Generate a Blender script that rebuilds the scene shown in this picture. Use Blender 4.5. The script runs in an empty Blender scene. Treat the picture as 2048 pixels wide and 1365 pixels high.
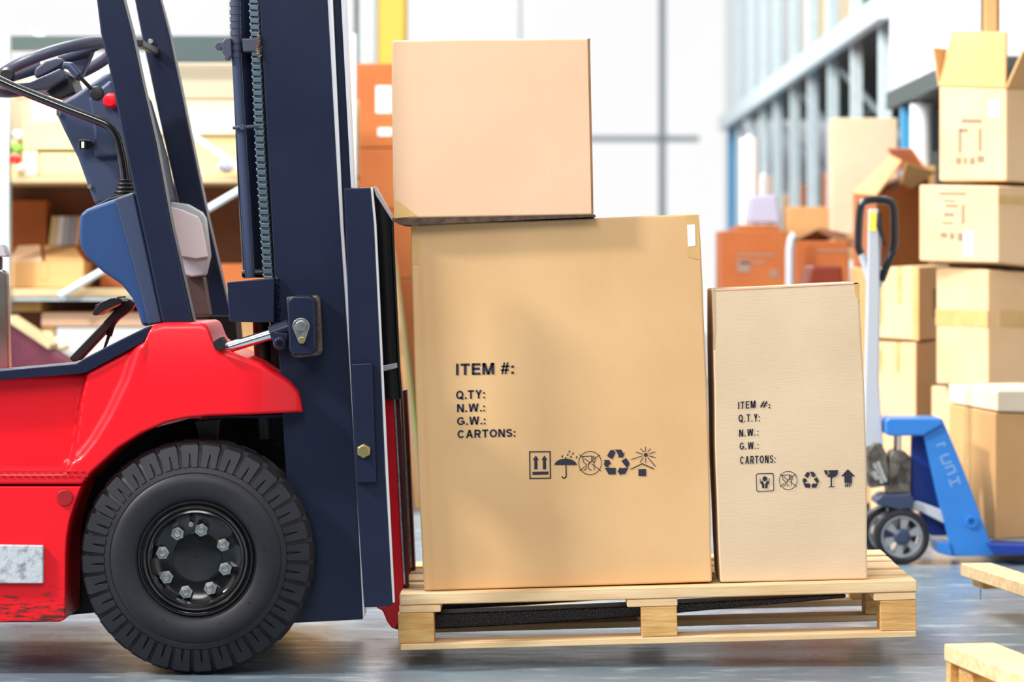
import bpy, bmesh, math, random
from mathutils import Vector, Matrix, noise
random.seed(7)
PI = math.pi
SC = bpy.context.scene
COL = SC.collection
# ------------------------------------------------------------------ camera
FPX = 6500.0; CAMY = -7.5; CAMZ = 0.9424; VX = 1070.0; VY = 520.0
cd = bpy.data.cameras.new('camera'); cam = bpy.data.objects.new('camera', cd); COL.objects.link(cam)
cam.location = (0, CAMY, CAMZ); cam.rotation_euler = (PI/2, 0, 0)
cd.sensor_width = 36.0; cd.lens = FPX/2048*36
cd.shift_x = (1024-VX)/2048; cd.shift_y = (VY-682.5)/2048
cd.dof.use_dof = True; cd.dof.focus_distance = 7.5; cd.dof.aperture_fstop = 3.6
cd.clip_end = 200
SC.camera = cam
# ------------------------------------------------------------------ world and lights
SC.view_settings.view_transform = 'Standard'; SC.view_settings.look = 'None'
SC.view_settings.gamma = 1; SC.view_settings.use_curve_mapping = False
SC.view_settings.exposure = 0.0
w = bpy.data.worlds.new('overcast sky'); SC.world = w; w.use_nodes = True
bg = w.node_tree.nodes['Background']; bg.inputs[0].default_value = (1, 1, 1, 1); bg.inputs[1].default_value = 1.0
def area(name, loc, target, size, power, col=(1,1,1), sy=None):
    l = bpy.data.lights.new(name, 'AREA'); l.energy = power; l.color = col
    l.shape = 'RECTANGLE'; l.size = size; l.size_y = sy or size
    o = bpy.data.objects.new(name, l); COL.objects.link(o); o.location = loc
    o.rotation_euler = (Vector(target)-Vector(loc)).to_track_quat('-Z', 'Y').to_euler()
    return o
area('roof_light_side', (-5.4, -2.0, 4.9), (0.2, 0, 0.6), .7, 580, (1, 0.97, 0.92))
area('fill_front', (-1.5, -7.5, 5.2), (0.0, 0, 0.4), 2.8, 300, (1, 0.98, 0.96))  # unseen area light added as soft front fill
area('fill_back', (-2.6, 2.4, 5.6), (1.4, 4.2, 0.9), 2.5, 640, (1, 0.99, 0.97))  # unseen light added to brighten the cartons behind the forklift
area('fill_rear', (-1.0, 12.0, 6), (1.8, 11, 0.8), 4.0, 600, (0.97, 0.99, 1))  # added out of view to lift the far background
# ------------------------------------------------------------------ helpers
def W(px, py, y):
    y += YO[0]; D = y-CAMY
    return Vector(((px-VX)*D/FPX, y, CAMZ-(py-VY)*D/FPX))
YO = [0.0]          # depth offset of the group of parts being built
def S(n, y): return n*(y+YO[0]-CAMY)/FPX          # a length in pixels at depth y
ORG = {}
def org(o):
    return ORG.get(o.name, Vector((0,0,0))) if o else Vector((0,0,0))
def finish(o, label=None, cat=None, group=None, kind=None):
    if label: o['label'] = label
    if cat: o['category'] = cat
    if group: o['group'] = group
    if kind: o['kind'] = kind
    return o
def thing(name, label, cat, loc=(0,0,0), rot=(0,0,0), group=None):
    o = bpy.data.objects.new(name, None); COL.objects.link(o); o.empty_display_size = 0.1
    o.location = loc; o.rotation_euler = rot
    ORG[o.name] = Vector(loc)
    return finish(o, label, cat, group)
class MB:
    def __init__(s): s.bm = bmesh.new()
    def face(s, pts):
        vs = [s.bm.verts.new(p) for p in pts]
        return s.bm.faces.new(vs)
    def hexa(s, p):     # p: 4 front (any loop) + 4 back in same order
        v = [s.bm.verts.new(q) for q in p]
        for f in ((0,1,2,3),(7,6,5,4),(0,4,5,1),(1,5,6,2),(2,6,7,3),(3,7,4,0)):
            s.bm.faces.new([v[i] for i in f])
        return s
    def box(s, x0, x1, y0, y1, z0, z1):
        return s.hexa([(x0,y0,z0),(x1,y0,z0),(x1,y0,z1),(x0,y0,z1),(x0,y1,z0),(x1,y1,z0),(x1,y1,z1),(x0,y1,z1)])
    def obox(s, c, sx, sy, sz, rot=None):
        R = rot if rot is not None else Matrix.Identity(3)
        c = Vector(c); P = []
        for y in (-1, 1):
            for x, z in ((-1,-1),(1,-1),(1,1),(-1,1)):
                P.append(c + R @ Vector((x*sx/2, y*sy/2, z*sz/2)))
        return s.hexa(P)
    def loops(s, A, B):   # prism between two loops
        a = [s.bm.verts.new(p) for p in A]; b = [s.bm.verts.new(p) for p in B]; n = len(a)
        s.bm.faces.new(a); s.bm.faces.new(b[::-1])
        for i in range(n):
            s.bm.faces.new((a[i], b[i], b[(i+1) % n], a[(i+1) % n]))
        return s
    def prism(s, pts, y0, y1):    # pts in photo pixels on the plane y0, extruded straight back
        A = [W(x, y, y0) for x, y in pts]
        return s.loops(A, [Vector((p.x, y1+YO[0], p.z)) for p in A])
    def tube(s, path, r, n=12, cap=True, closed=False):
        path = [Vector(p) for p in path]; m = len(path); rings = []
        rr = r if isinstance(r, (list, tuple)) else [r]*m
        up = None
        for i, p in enumerate(path):
            if closed: t = (path[(i+1) % m]-path[i-1]).normalized()
            else: t = (path[min(i+1, m-1)]-path[max(i-1, 0)]).normalized()
            if up is None:
                up = Vector((0,1,0)) if abs(t.y) < .9 else Vector((0,0,1))
            a = t.cross(up).normalized(); up = a.cross(t).normalized()
            rings.append([s.bm.verts.new(p + (a*math.cos(2*PI*k/n)+up*math.sin(2*PI*k/n))*rr[i]) for k in range(n)])
        for i in range(m if closed else m-1):
            A, B = rings[i], rings[(i+1) % m]
            for k in range(n): s.bm.faces.new((A[k], A[(k+1) % n], B[(k+1) % n], B[k]))
        if cap and not closed:
            s.bm.faces.new(rings[0][::-1]); s.bm.faces.new(rings[-1])
        return s
    def lathe(s, c, prof, n=64, closed=False):    # profile (r, y) about the Y axis
        c = Vector(c); rings = []
        for r, y in prof:
            if r < 1e-6: rings.append([s.bm.verts.new(c+Vector((0, y, 0)))])
            else: rings.append([s.bm.verts.new(c+Vector((r*math.cos(2*PI*k/n), y, r*math.sin(2*PI*k/n)))) for k in range(n)])
        R = range(len(rings)) if closed else range(len(rings)-1)
        for i in R:
            A, B = rings[i], rings[(i+1) % len(rings)]
            for k in range(n):
                k2 = (k+1) % n
                if len(A) == 1 and len(B) == 1: continue
                if len(A) == 1: s.bm.faces.new((A[0], B[k2], B[k]))
                elif len(B) == 1: s.bm.faces.new((A[k], A[k2], B[0]))
                else: s.bm.faces.new((A[k], A[k2], B[k2], B[k]))
        return s
    def cyl(s, c, r, y0, y1, n=24, r2=None):
        return s.lathe(c, [(0, y0), (r, y0), (r2 if r2 is not None else r, y1), (0, y1)], n)
    def ngon(s, c, r, y0, y1, n=6, a0=0):
        A = [Vector(c)+Vector((r*math.cos(a0+2*PI*k/n), y0, r*math.sin(a0+2*PI*k/n))) for k in range(n)]
        return s.loops(A, [p+Vector((0, y1-y0, 0)) for p in A])
    def build(s, name, mat, parent=None, bevel=0, seg=2, angle=35, sub=0, **kw):
        bmesh.ops.recalc_face_normals(s.bm, faces=s.bm.faces)
        o0 = org(parent) if parent else Vector((0,0,0))
        if o0.length: bmesh.ops.translate(s.bm, verts=s.bm.verts, vec=-o0)
        ctr = Vector((0,0,0))
        if not parent:
            xs = [v.co for v in s.bm.verts]
            ctr = Vector(((min(v.x for v in xs)+max(v.x for v in xs))/2, (min(v.y for v in xs)+max(v.y for v in xs))/2, min(v.z for v in xs)))
            bmesh.ops.translate(s.bm, verts=s.bm.verts, vec=-ctr)
        me = bpy.data.meshes.new(name); s.bm.to_mesh(me); s.bm.free()
        for p in me.polygons: p.use_smooth = True
        me.set_sharp_from_angle(angle=math.radians(angle))
        for m in (mat if isinstance(mat, (list, tuple)) else [mat]): me.materials.append(m)
        o = bpy.data.objects.new(name, me); COL.objects.link(o)
        if parent:
            o.parent = parent; ORG[o.name] = o0
        else:
            o.location = ctr; ORG[o.name] = ctr
        if bevel:
            b = o.modifiers.new('bevel', 'BEVEL'); b.width = bevel; b.segments = seg
            b.limit_method = 'ANGLE'; b.angle_limit = math.radians(angle); b.harden_normals = True
        if sub:
            b = o.modifiers.new('sub', 'SUBSURF'); b.levels = sub; b.render_levels = sub
        return finish(o, **kw)
def copy_tree(o, parent=None):
    c = o.copy(); COL.objects.link(c)
    if parent: c.parent = parent
    ORG[c.name] = ORG.get(o.name, Vector((0,0,0)))
    for ch in list(o.children):
        if ch.name in ORG: copy_tree(ch, c)
    return c
def smooth_path(pts, n=6):
    P = [Vector(p) for p in pts]; out = []
    for i in range(len(P)-1):
        p0, p1, p2, p3 = P[max(i-1,0)], P[i], P[i+1], P[min(i+2, len(P)-1)]
        for k in range(n):
            t = k/n
            out.append(0.5*((2*p1)+(p2-p0)*t+(2*p0-5*p1+4*p2-p3)*t*t+(3*p1-p0-3*p2+p3)*t**3))
    out.append(P[-1]); return out
def interp(tab, x):
    if x <= tab[0][0]: return tab[0][1]
    for (a, b), (c, d) in zip(tab, tab[1:]):
        if x <= c: return b+(d-b)*(x-a)/(c-a)
    return tab[-1][1]
# ------------------------------------------------------------------ materials
def pmat(name, col, rough=.5, metal=0, col2=None, nscale=8, stretch=(1,1,1), bump=0, bscale=60, bstretch=None, spec=.5, coat=0, contrast=(.35,.65), rvar=0):
    m = bpy.data.materials.new(name); m.use_nodes = True; nt = m.node_tree; N = nt.nodes; L = nt.links
    b = N['Principled BSDF']; b.inputs['Base Color'].default_value = (*col, 1)
    b.inputs['Roughness'].default_value = rough; b.inputs['Metallic'].default_value = metal
    b.inputs['Specular IOR Level'].default_value = spec
    if coat: b.inputs['Coat Weight'].default_value = coat; b.inputs['Coat Roughness'].default_value = .12
    tc = N.new('ShaderNodeTexCoord')
    def nz(sc, st, det=5):
        mp = N.new('ShaderNodeMapping'); mp.inputs['Scale'].default_value = st
        L.new(tc.outputs['Object'], mp.inputs['Vector'])
        t = N.new('ShaderNodeTexNoise'); t.inputs['Scale'].default_value = sc; t.inputs['Detail'].default_value = det
        L.new(mp.outputs[0], t.inputs['Vector']); return t
    if col2:
        t = nz(nscale, stretch); r = N.new('ShaderNodeValToRGB')
        r.color_ramp.elements[0].position = contrast[0]; r.color_ramp.elements[1].position = contrast[1]
        r.color_ramp.elements[0].color = (*col, 1); r.color_ramp.elements[1].color = (*col2, 1)
        L.new(t.outputs['Fac'], r.inputs[0]); L.new(r.outputs[0], b.inputs['Base Color'])
        if rvar:
            mr = N.new('ShaderNodeMapRange'); mr.inputs[3].default_value = max(.02, rough-rvar); mr.inputs[4].default_value = rough+rvar
            L.new(t.outputs['Fac'], mr.inputs[0]); L.new(mr.outputs[0], b.inputs['Roughness'])
    if bump:
        t = nz(bscale, bstretch or stretch); bp = N.new('ShaderNodeBump'); bp.inputs['Strength'].default_value = bump
        bp.inputs['Distance'].default_value = .002
        L.new(t.outputs['Fac'], bp.inputs['Height']); L.new(bp.outputs[0], b.inputs['Normal'])
    return m
M = {}
M['card'] = pmat('kraft cardboard', (.70,.42,.19), .75, col2=(.79,.50,.24), nscale=2.2, bump=.12, bscale=25, bstretch=(14,14,1))
M['card_pale'] = pmat('pale kraft cardboard', (.69,.52,.34), .78, col2=(.78,.60,.41), nscale=3, bump=.3, bscale=20, bstretch=(2,2,16))
M['card_pink'] = pmat('pinkish kraft cardboard', (.79,.50,.31), .75, col2=(.84,.55,.36), nscale=2.5, bump=.14, bscale=25, bstretch=(14,14,1))
M['card_side'] = pmat('brown cardboard edge', (.22,.11,.05), .8, col2=(.3,.16,.07), nscale=10)
M['card_dark'] = pmat('crushed cardboard with gap shade', (.025,.015,.012), .7, col2=(.11,.055,.03), nscale=40, bump=.6, bscale=40)  # near-black tone paints the shadow of the gap into the cardboard
M['card_orange'] = pmat('orange brown cardboard', (.40,.10,.02), .75, col2=(.47,.14,.03), nscale=3)
M['card_amber'] = pmat('amber cardboard', (.62,.34,.13), .75, col2=(.70,.40,.16), nscale=3)
M['card_pile'] = pmat('light kraft cardboard', (.78,.50,.26), .75, col2=(.86,.58,.33), nscale=3)
M['card_cream'] = pmat('cream cardboard', (.80,.66,.46), .75, col2=(.86,.72,.52), nscale=3)
M['card_yellow'] = pmat('yellowish cardboard', (.70,.56,.26), .75, col2=(.78,.64,.34), nscale=3)
M['tape'] = pmat('amber parcel tape', (.66,.40,.15), .28, col2=(.72,.46,.19), nscale=20)
M['tape_gloss'] = pmat('clear tape', (.62,.42,.26), .15)
M['white_paper'] = pmat('white paper', (.85,.85,.86), .5)
M['ink'] = pmat('navy black printing ink', (.018,.016,.035), .6)
M['ink_faint'] = pmat('faint printing', (.30,.20,.15), .7)
M['wood'] = pmat('pale pallet wood', (.74,.47,.22), .7, col2=(.90,.67,.40), nscale=5, stretch=(1,9,14), bump=.35, bscale=14, bstretch=(1.5,14,20), contrast=(.3,.7))
M['wood_end'] = pmat('rough sawn block wood', (.56,.27,.07), .75, col2=(.82,.52,.20), nscale=9, stretch=(1,4,9), bump=.6, bscale=30, bstretch=(1,3,8), contrast=(.3,.7))
M['wood_shade'] = pmat('shelf board wood', (.52,.38,.2), .7, col2=(.62,.47,.27), nscale=6, stretch=(1,6,6))
M['navy'] = pmat('navy black satin paint', (.010,.014,.036), .28, col2=(.014,.019,.044), nscale=3, bump=.04, bscale=120, spec=.28)
M['navy_blue'] = pmat('blue moulded plastic', (.018,.055,.17), .45, spec=.35, bump=.05, bscale=300)
M['navy_plastic'] = pmat('dark blue plastic', (.03,.045,.10), .42, bump=.05, bscale=300)
M['grey_plastic'] = pmat('slate grey plastic', (.05,.055,.09), .4)
M['black'] = pmat('black steel', (.008,.008,.01), .4)
M['black_gloss'] = pmat('black lacquer', (.006,.006,.008), .12, coat=.6)
M['matte_black'] = pmat('matte black', (.006,.006,.007), .8)
M['red'] = pmat('red gloss paint', (.86,.004,.016), .4, spec=.3, coat=.25, col2=(.82,.004,.014), nscale=4)
M['red_deep'] = pmat('deep red gloss paint', (.42,.003,.006), .35, coat=.3, col2=(.30,.004,.008), nscale=14)
M['maroon'] = pmat('maroon paint', (.07,.004,.012), .4, col2=(.12,.006,.02), nscale=30)
M['rubber'] = pmat('tyre rubber', (.008,.009,.013), .5, col2=(.019,.019,.025), nscale=6, bump=.08, bscale=160, spec=.35)
M['chrome'] = pmat('chrome', (.85,.85,.88), .08, 1)
M['steel'] = pmat('zinc plated steel', (.66,.66,.63), .28, 1, col2=(.42,.41,.39), nscale=90)
M['bright'] = pmat('steel edge with painted highlight', (.82,.82,.86), .45, .2)  # whitish colour paints light reflections along the rail and plate edges
M['brass'] = pmat('yellow zinc', (.65,.5,.2), .3, 1)
M['silver_paint'] = pmat('silver grey paint', (.50,.53,.58), .4)
M['hub_grey'] = pmat('hub grey', (.26,.28,.31), .45)
M['galv'] = pmat('galvanised steel', (.58,.70,.74), .4, col2=(.66,.76,.8), nscale=20)
M['weld'] = pmat('rough weld', (.10,.06,.045), .45, .3, col2=(.16,.12,.10), nscale=120, bump=.8, bscale=150)
M['fork'] = pmat('worn fork steel', (.02,.018,.022), .3, .3, col2=(.17,.17,.20), nscale=300, bump=.3, bscale=220, contrast=(.5,.68))
M['blue'] = pmat('pallet jack blue', (.028,.22,.66), .4, coat=.2, col2=(.024,.19,.60), nscale=5)
M['blue_dark'] = pmat('deep blue paint', (.005,.04,.3), .4)
M['teal'] = pmat('rack blue paint', (.05,.33,.62), .45)
M['yellow'] = pmat('yellow paint', (.85,.55,.06), .5)
M['yellow_lt'] = pmat('pale yellow panel', (.9,.75,.32), .5)
M['white'] = pmat('white plastic wrap', (.88,.88,.9), .4)
M['white_wall'] = pmat('white wall paint', (.86,.87,.88), .7)
M['lilac'] = pmat('lilac grey plastic', (.42,.42,.55), .4)
M['grey_bar'] = pmat('grey window bar', (.25,.29,.31), .5)
M['dark_beam'] = pmat('dark green grey beam', (.045,.07,.07), .55)
M['dark_green'] = pmat('dark green wall', (.05,.085,.08), .8, col2=(.10,.12,.11), nscale=2)
M['brown_dark'] = pmat('brown board', (.16,.06,.025), .7, col2=(.25,.09,.03), nscale=2)
M['plum'] = pmat('plum cloth', (.08,.012,.03), .9, col2=(.14,.03,.05), nscale=8)
M['green'] = pmat('green plastic', (.25,.55,.08), .5)
M['lamp_white'] = pmat('white lamp housing', (.9,.9,.92), .35)
def glass_mat():
    m = bpy.data.materials.new('window glass'); m.use_nodes = True; nt = m.node_tree; N = nt.nodes
    for n in list(N): N.remove(n)
    o = N.new('ShaderNodeOutputMaterial'); mx = N.new('ShaderNodeMixShader'); t = N.new('ShaderNodeBsdfTransparent'); g = N.new('ShaderNodeBsdfGlossy')
    g.inputs['Roughness'].default_value = .05; mx.inputs[0].default_value = .02
    nt.links.new(t.outputs[0], mx.inputs[1]); nt.links.new(g.outputs[0], mx.inputs[2]); nt.links.new(mx.outputs[0], o.inputs[0])
    return m
def skirt_mat():
    m = pmat('scuffed red skirt paint', (.80,.005,.014), .4, spec=.3, coat=.1); nt = m.node_tree; N = nt.nodes; L = nt.links; b = N['Principled BSDF']
    tc = N.new('ShaderNodeTexCoord'); mp = N.new('ShaderNodeMapping'); mp.inputs['Scale'].default_value = (5, 5, 26); mp.inputs['Rotation'].default_value = (0, .12, 0)
    L.new(tc.outputs['Object'], mp.inputs[0]); t = N.new('ShaderNodeTexNoise'); t.inputs['Scale'].default_value = 4; t.inputs['Detail'].default_value = 9; t.inputs['Roughness'].default_value = .7
    L.new(mp.outputs[0], t.inputs[0]); s = N.new('ShaderNodeSeparateXYZ'); L.new(tc.outputs['Object'], s.inputs[0])
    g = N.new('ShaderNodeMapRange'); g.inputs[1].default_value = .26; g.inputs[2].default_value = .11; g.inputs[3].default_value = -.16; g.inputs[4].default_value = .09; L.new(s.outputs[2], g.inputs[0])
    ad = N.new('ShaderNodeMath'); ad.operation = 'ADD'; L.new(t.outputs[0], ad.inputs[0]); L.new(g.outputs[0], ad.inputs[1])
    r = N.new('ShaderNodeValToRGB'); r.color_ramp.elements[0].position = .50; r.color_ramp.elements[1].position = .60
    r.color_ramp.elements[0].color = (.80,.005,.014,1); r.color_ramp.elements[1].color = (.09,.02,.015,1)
    L.new(ad.outputs[0], r.inputs[0]); L.new(r.outputs[0], b.inputs['Base Color']); return m
M['skirt'] = skirt_mat()
M['decal'] = pmat('faded decal', (.25,.42,.72), .6)
M['glass'] = glass_mat()
def floor_mat():
    m = bpy.data.materials.new('worn sealed concrete'); m.use_nodes = True; nt = m.node_tree; N = nt.nodes; L = nt.links
    b = N['Principled BSDF']; tc = N.new('ShaderNodeTexCoord'); geo = tc.outputs['Object']
    def nz(sc, st, det=6):
        mp = N.new('ShaderNodeMapping'); mp.inputs['Scale'].default_value = st; L.new(geo, mp.inputs[0])
        t = N.new('ShaderNodeTexNoise'); t.inputs['Scale'].default_value = sc; t.inputs['Detail'].default_value = det; L.new(mp.outputs[0], t.inputs[0]); return t
    a = nz(1.6, (1,1,1)); r = N.new('ShaderNodeValToRGB')
    r.color_ramp.elements[0].position = .35; r.color_ramp.elements[1].position = .65
    r.color_ramp.elements[0].color = (.125,.175,.225,1); r.color_ramp.elements[1].color = (.21,.275,.33,1)
    L.new(a.outputs[0], r.inputs[0])
    # scuffed paler patches
    c = nz(9, (.7,1.6,1), 8); r2 = N.new('ShaderNodeValToRGB'); r2.color_ramp.elements[0].position = .56; r2.color_ramp.elements[1].position = .66
    L.new(c.outputs[0], r2.inputs[0]); mx = N.new('ShaderNodeMixRGB'); mx.inputs[2].default_value = (.44,.50,.50,1)
    ml = N.new('ShaderNodeMath'); ml.operation = 'MULTIPLY'; ml.inputs[1].default_value = .55
    L.new(r2.outputs[0], ml.inputs[0]); L.new(ml.outputs[0], mx.inputs[0]); L.new(r.outputs[0], mx.inputs[1])
    # expansion joint line
    sp = N.new('ShaderNodeSeparateXYZ'); L.new(geo, sp.inputs[0])
    s1 = N.new('ShaderNodeMath'); s1.operation = 'SUBTRACT'; s1.inputs[1].default_value = JOINT; L.new(sp.outputs[1], s1.inputs[0])
    s2 = N.new('ShaderNodeMath'); s2.operation = 'ABSOLUTE'; L.new(s1.outputs[0], s2.inputs[0])
    s3 = N.new('ShaderNodeMath'); s3.operation = 'LESS_THAN'; s3.inputs[1].default_value = .008; L.new(s2.outputs[0], s3.inputs[0])
    m2 = N.new('ShaderNodeMixRGB'); m2.inputs[2].default_value = (.05,.055,.06,1); L.new(s3.outputs[0], m2.inputs[0]); L.new(mx.outputs[0], m2.inputs[1])
    L.new(m2.outputs[0], b.inputs['Base Color'])
    rr = N.new('ShaderNodeMapRange'); rr.inputs[3].default_value = .16; rr.inputs[4].default_value = .42; L.new(c.outputs[0], rr.inputs[0]); L.new(rr.outputs[0], b.inputs['Roughness'])
    bp = N.new('ShaderNodeBump'); bp.inputs['Strength'].default_value = .25; bp.inputs['Distance'].default_value = .004
    d = nz(14, (.5,1,1), 8); L.new(d.outputs[0], bp.inputs['Height']); L.new(bp.outputs[0], b.inputs['Normal'])
    return m
JOINT = 0.26
M['floor'] = floor_mat()
# ------------------------------------------------------------------ setting
YWF = 19.0
b = MB(); b.box(-9, 4.2, -11.2, YWF, -.1, 0)
fl = b.build('floor', M['floor']); fl['kind'] = 'structure'
fl.data.transform(Matrix.Translation(fl.location)); fl.location = (0,0,0)
YW = 18.6    # back wall: a glazed front
def struct(name, b, mat, parent=None, bevel=0):
    o = b.build(name, mat, parent, bevel=bevel)
    if not parent: o['kind'] = 'structure'
    return o
xr = W(1452, 0, YW).x
b = MB(); b.box(-9, 4.2, YW, YW+.2, -.02, .35); b.box(xr, 4.2, YW, YW+.2, .35, 5)
struct('wall_back', b, M['white_wall'])
b = MB(); b.box(4.2, 4.4, 2.5, YW+.2, -.02, 5); struct('wall_right', b, M['dark_green'])
b = MB(); b.box(-9, 4.2, -11.2, -11, 0, 6.5); struct('wall_front', b, M['dark_green'])
zb = W(0, 278, YW).z
b = MB()
for px, wd in ((1324.5, 14), (1040, 6), (755, 8), (470, 10), (222, 14), (-90, 14), (-400, 14), (-750,14)):
    x = W(px, 0, YW).x; h = S(wd, YW)/2
    b.box(x-h, x+h, YW-.03, YW+.03, .35, 5)
b.box(-9, W(1398, 0, YW).x, YW-.032, YW+.028, zb-S(5.5, YW), zb+S(5.5, YW))
b.box(-9, xr, YW-.032, YW+.028, 4.2, 4.25)
b_c = MB(); b_c.box(-9, 4.2, -11, YW, 6.5, 6.6); struct('ceiling', b_c, M['white_wall'])
# rounded gusset at the crossing
x = W(1324.5, 0, YW).x
pts = []
for k in range(32):
    a = 2*PI*k/32; c, s_ = math.cos(a), math.sin(a); r = S(20, YW)*(1-.42*abs(math.sin(2*a)))
    pts.append((x+r*c, YW-.035, zb+r*s_))
b.loops(pts, [(p[0], YW+.03, p[2]) for p in pts])
win = struct('window_1', b, M['grey_bar'])
b = MB(); b.face([(-9, YW+.05, .35), (xr, YW+.05, .35), (xr, YW+.05, 5), (-9, YW+.05, 5)])
struct('glass', b, M['glass'], win)
# ------------------------------------------------------------------ forklift
FL = thing('forklift', 'red forklift with dark navy mast and guard posts lifting the loaded pallet', 'forklift', (-1.2, .45, 0))
def P(name, pts, y0, y1, mat, parent=FL, bevel=.003, **kw):
    return MB().prism(pts, y0, y1).build(name, mat, parent, bevel=bevel, **kw)
# --- red fender: a relief surface closed behind
top = [(-460,760),(165,750),(172,746),(288,685),(296,662),(303,652),(325,646),(402,645),(412,650),(424,682),(445,698),(520,727),(575,765),(592,785),(598,805),(601,826)]
bot = [(-460,970),(163,970),(180,948),(200,930),(235,898),(280,869),(330,847),(370,838),(420,833),(601,827)]
def fender(name, yb, y1, relief, mat, parent=FL, **kw):
    bm = bmesh.new(); NX, NY = 150, 46
    xs = [-460, -250, -120, -40]+[ -20 + 621*(i/(NX-1)) for i in range(NX)]
    grid = []
    for x in xs:
        t, bo = interp(top, x), interp(bot, x)
        if bo-t < 1: bo = t+1
        col = []
        for j in range(NY+1):
            v = j/NY; v = .5-.5*math.cos(PI*v); py = t+(bo-t)*v
            dep = 0.0
            if relief:
                # recessed footwell behind the crease from the pillar foot to the step
                cx = interp([(650,302),(700,282),(760,262),(830,228),(880,198),(915,170),(940,120)], py)
                s1 = max(0, min(1, (cx-x)/26)); s1 = s1*s1*(3-2*s1)
                cx2 = interp([(745,175),(800,163),(900,150),(940,140)], py)
                s2 = max(0, min(1, (cx2-x)/14)); s2 = s2*s2*(3-2*s2)
                led = max(0, min(1, (948-py)/16)); led = led*led*(3-2*led)
                dep = (.022*s1+.05*s2)*led
                # nose rounds back
                dep += .05*max(0, (x-470)/131)**2.2
                # gentle crown
                dep += .012*max(0, (770-py)/120)**2 if x > 290 else 0
            d = min(abs(py-t), abs(bo-py)*1.6, abs(601.5-x)*1.0)
            R = 11.0
            if d < R: dep += S(R, 0)*(1-math.sqrt(max(0, 1-(1-d/R)**2)))*.9
            y = yb+dep
            p = W(x, py, yb); p.y = y
            col.append(bm.verts.new(p))
        grid.append(col)
    for a, c in zip(grid, grid[1:]):
        for j in range(NY): bm.faces.new((a[j], c[j], c[j+1], a[j+1]))
    # rim back to y1
    rim = [c[0] for c in grid]+[v for v in grid[-1][1:-1]]+[c[-1] for c in reversed(grid)]+[v for v in reversed(grid[0][1:-1])]
    back = [bm.verts.new((v.co.x, y1, v.co.z)) for v in rim]; n = len(rim)
    for i in range(n): bm.faces.new((rim[i], rim[(i+1) % n], back[(i+1) % n], back[i]))
    bm.faces.new(back)
    m = MB(); m.bm.free(); m.bm = bm
    o = m.build(name, mat, parent, angle=50, **kw)
    return o
YN = -.15
fender('fender', YN, .20, True, M['red'], label='glossy red front fender with recessed footwell')
fender('fender', .72, 1.0, False, M['red'])
# --- side skirt below the step
SK = P('side_skirt', [(-460,973),(163,973),(150,1005),(139,1040),(133,1075),(131,1110),(130,1240),(118,1245),(-460,1250)], YN+.004, .10, M['skirt'], bevel=.004, label='red lower side skirt with scuffed bottom edge')
b = MB(); b.cyl(W(130, 996, YN+.004), S(16, 0), -.006, .004, 32); b.build('plug', M['red_deep'], SK, bevel=.002)
P('reflector', [(-60,1090),(86,1092),(86,1168),(-60,1168)], YN-.012, YN+.006, pmat('speckled grey rubber', (.50,.53,.57), .8, col2=(.22,.23,.27), nscale=60, bump=.8, bscale=120, contrast=(.5,.75)), label='speckled pale grey step plate')
b = MB()
for i in range(14):
    for j in range(2):
        b.obox(W(-30+i*15+(j*7), 944+j*9, YN-.001), S(9,0), .004, S(3,0))
b.build('step_tread', M['red_deep'], FL, bevel=.0008)
# --- dark wheel arch and chassis
b = MB()
arch = [(-460,975),(150,975),(200,930),(280,865),(380,838),(596,833),(586,860),(586,1100),(500,1110),(200,1110),(190,1226),(130,1232),(-460,1235)]
b.prism(arch, .16, .74)
b.build('chassis', M['matte_black'], FL)
P('wheel_strut', [(388,842),(440,838),(433,900),(405,905)], .02, .15, M['black'])
P('splash_lip', [(402,829),(480,832),(606,829),(604,833),(520,837),(402,836)], -.03, .12, M['navy'], bevel=.0008)
# --- floor trim
YO[0] = -.07
P('floor_trim', [(-460,755),(0,741),(152,727),(172,715),(240,680),(292,655),(303,652),(297,668),(288,685),(172,746),(158,749),(0,761),(-460,775)], -.066, .14, M['navy'], bevel=.004, label='black rubber floor trim')
YO[0] = 0
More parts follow.
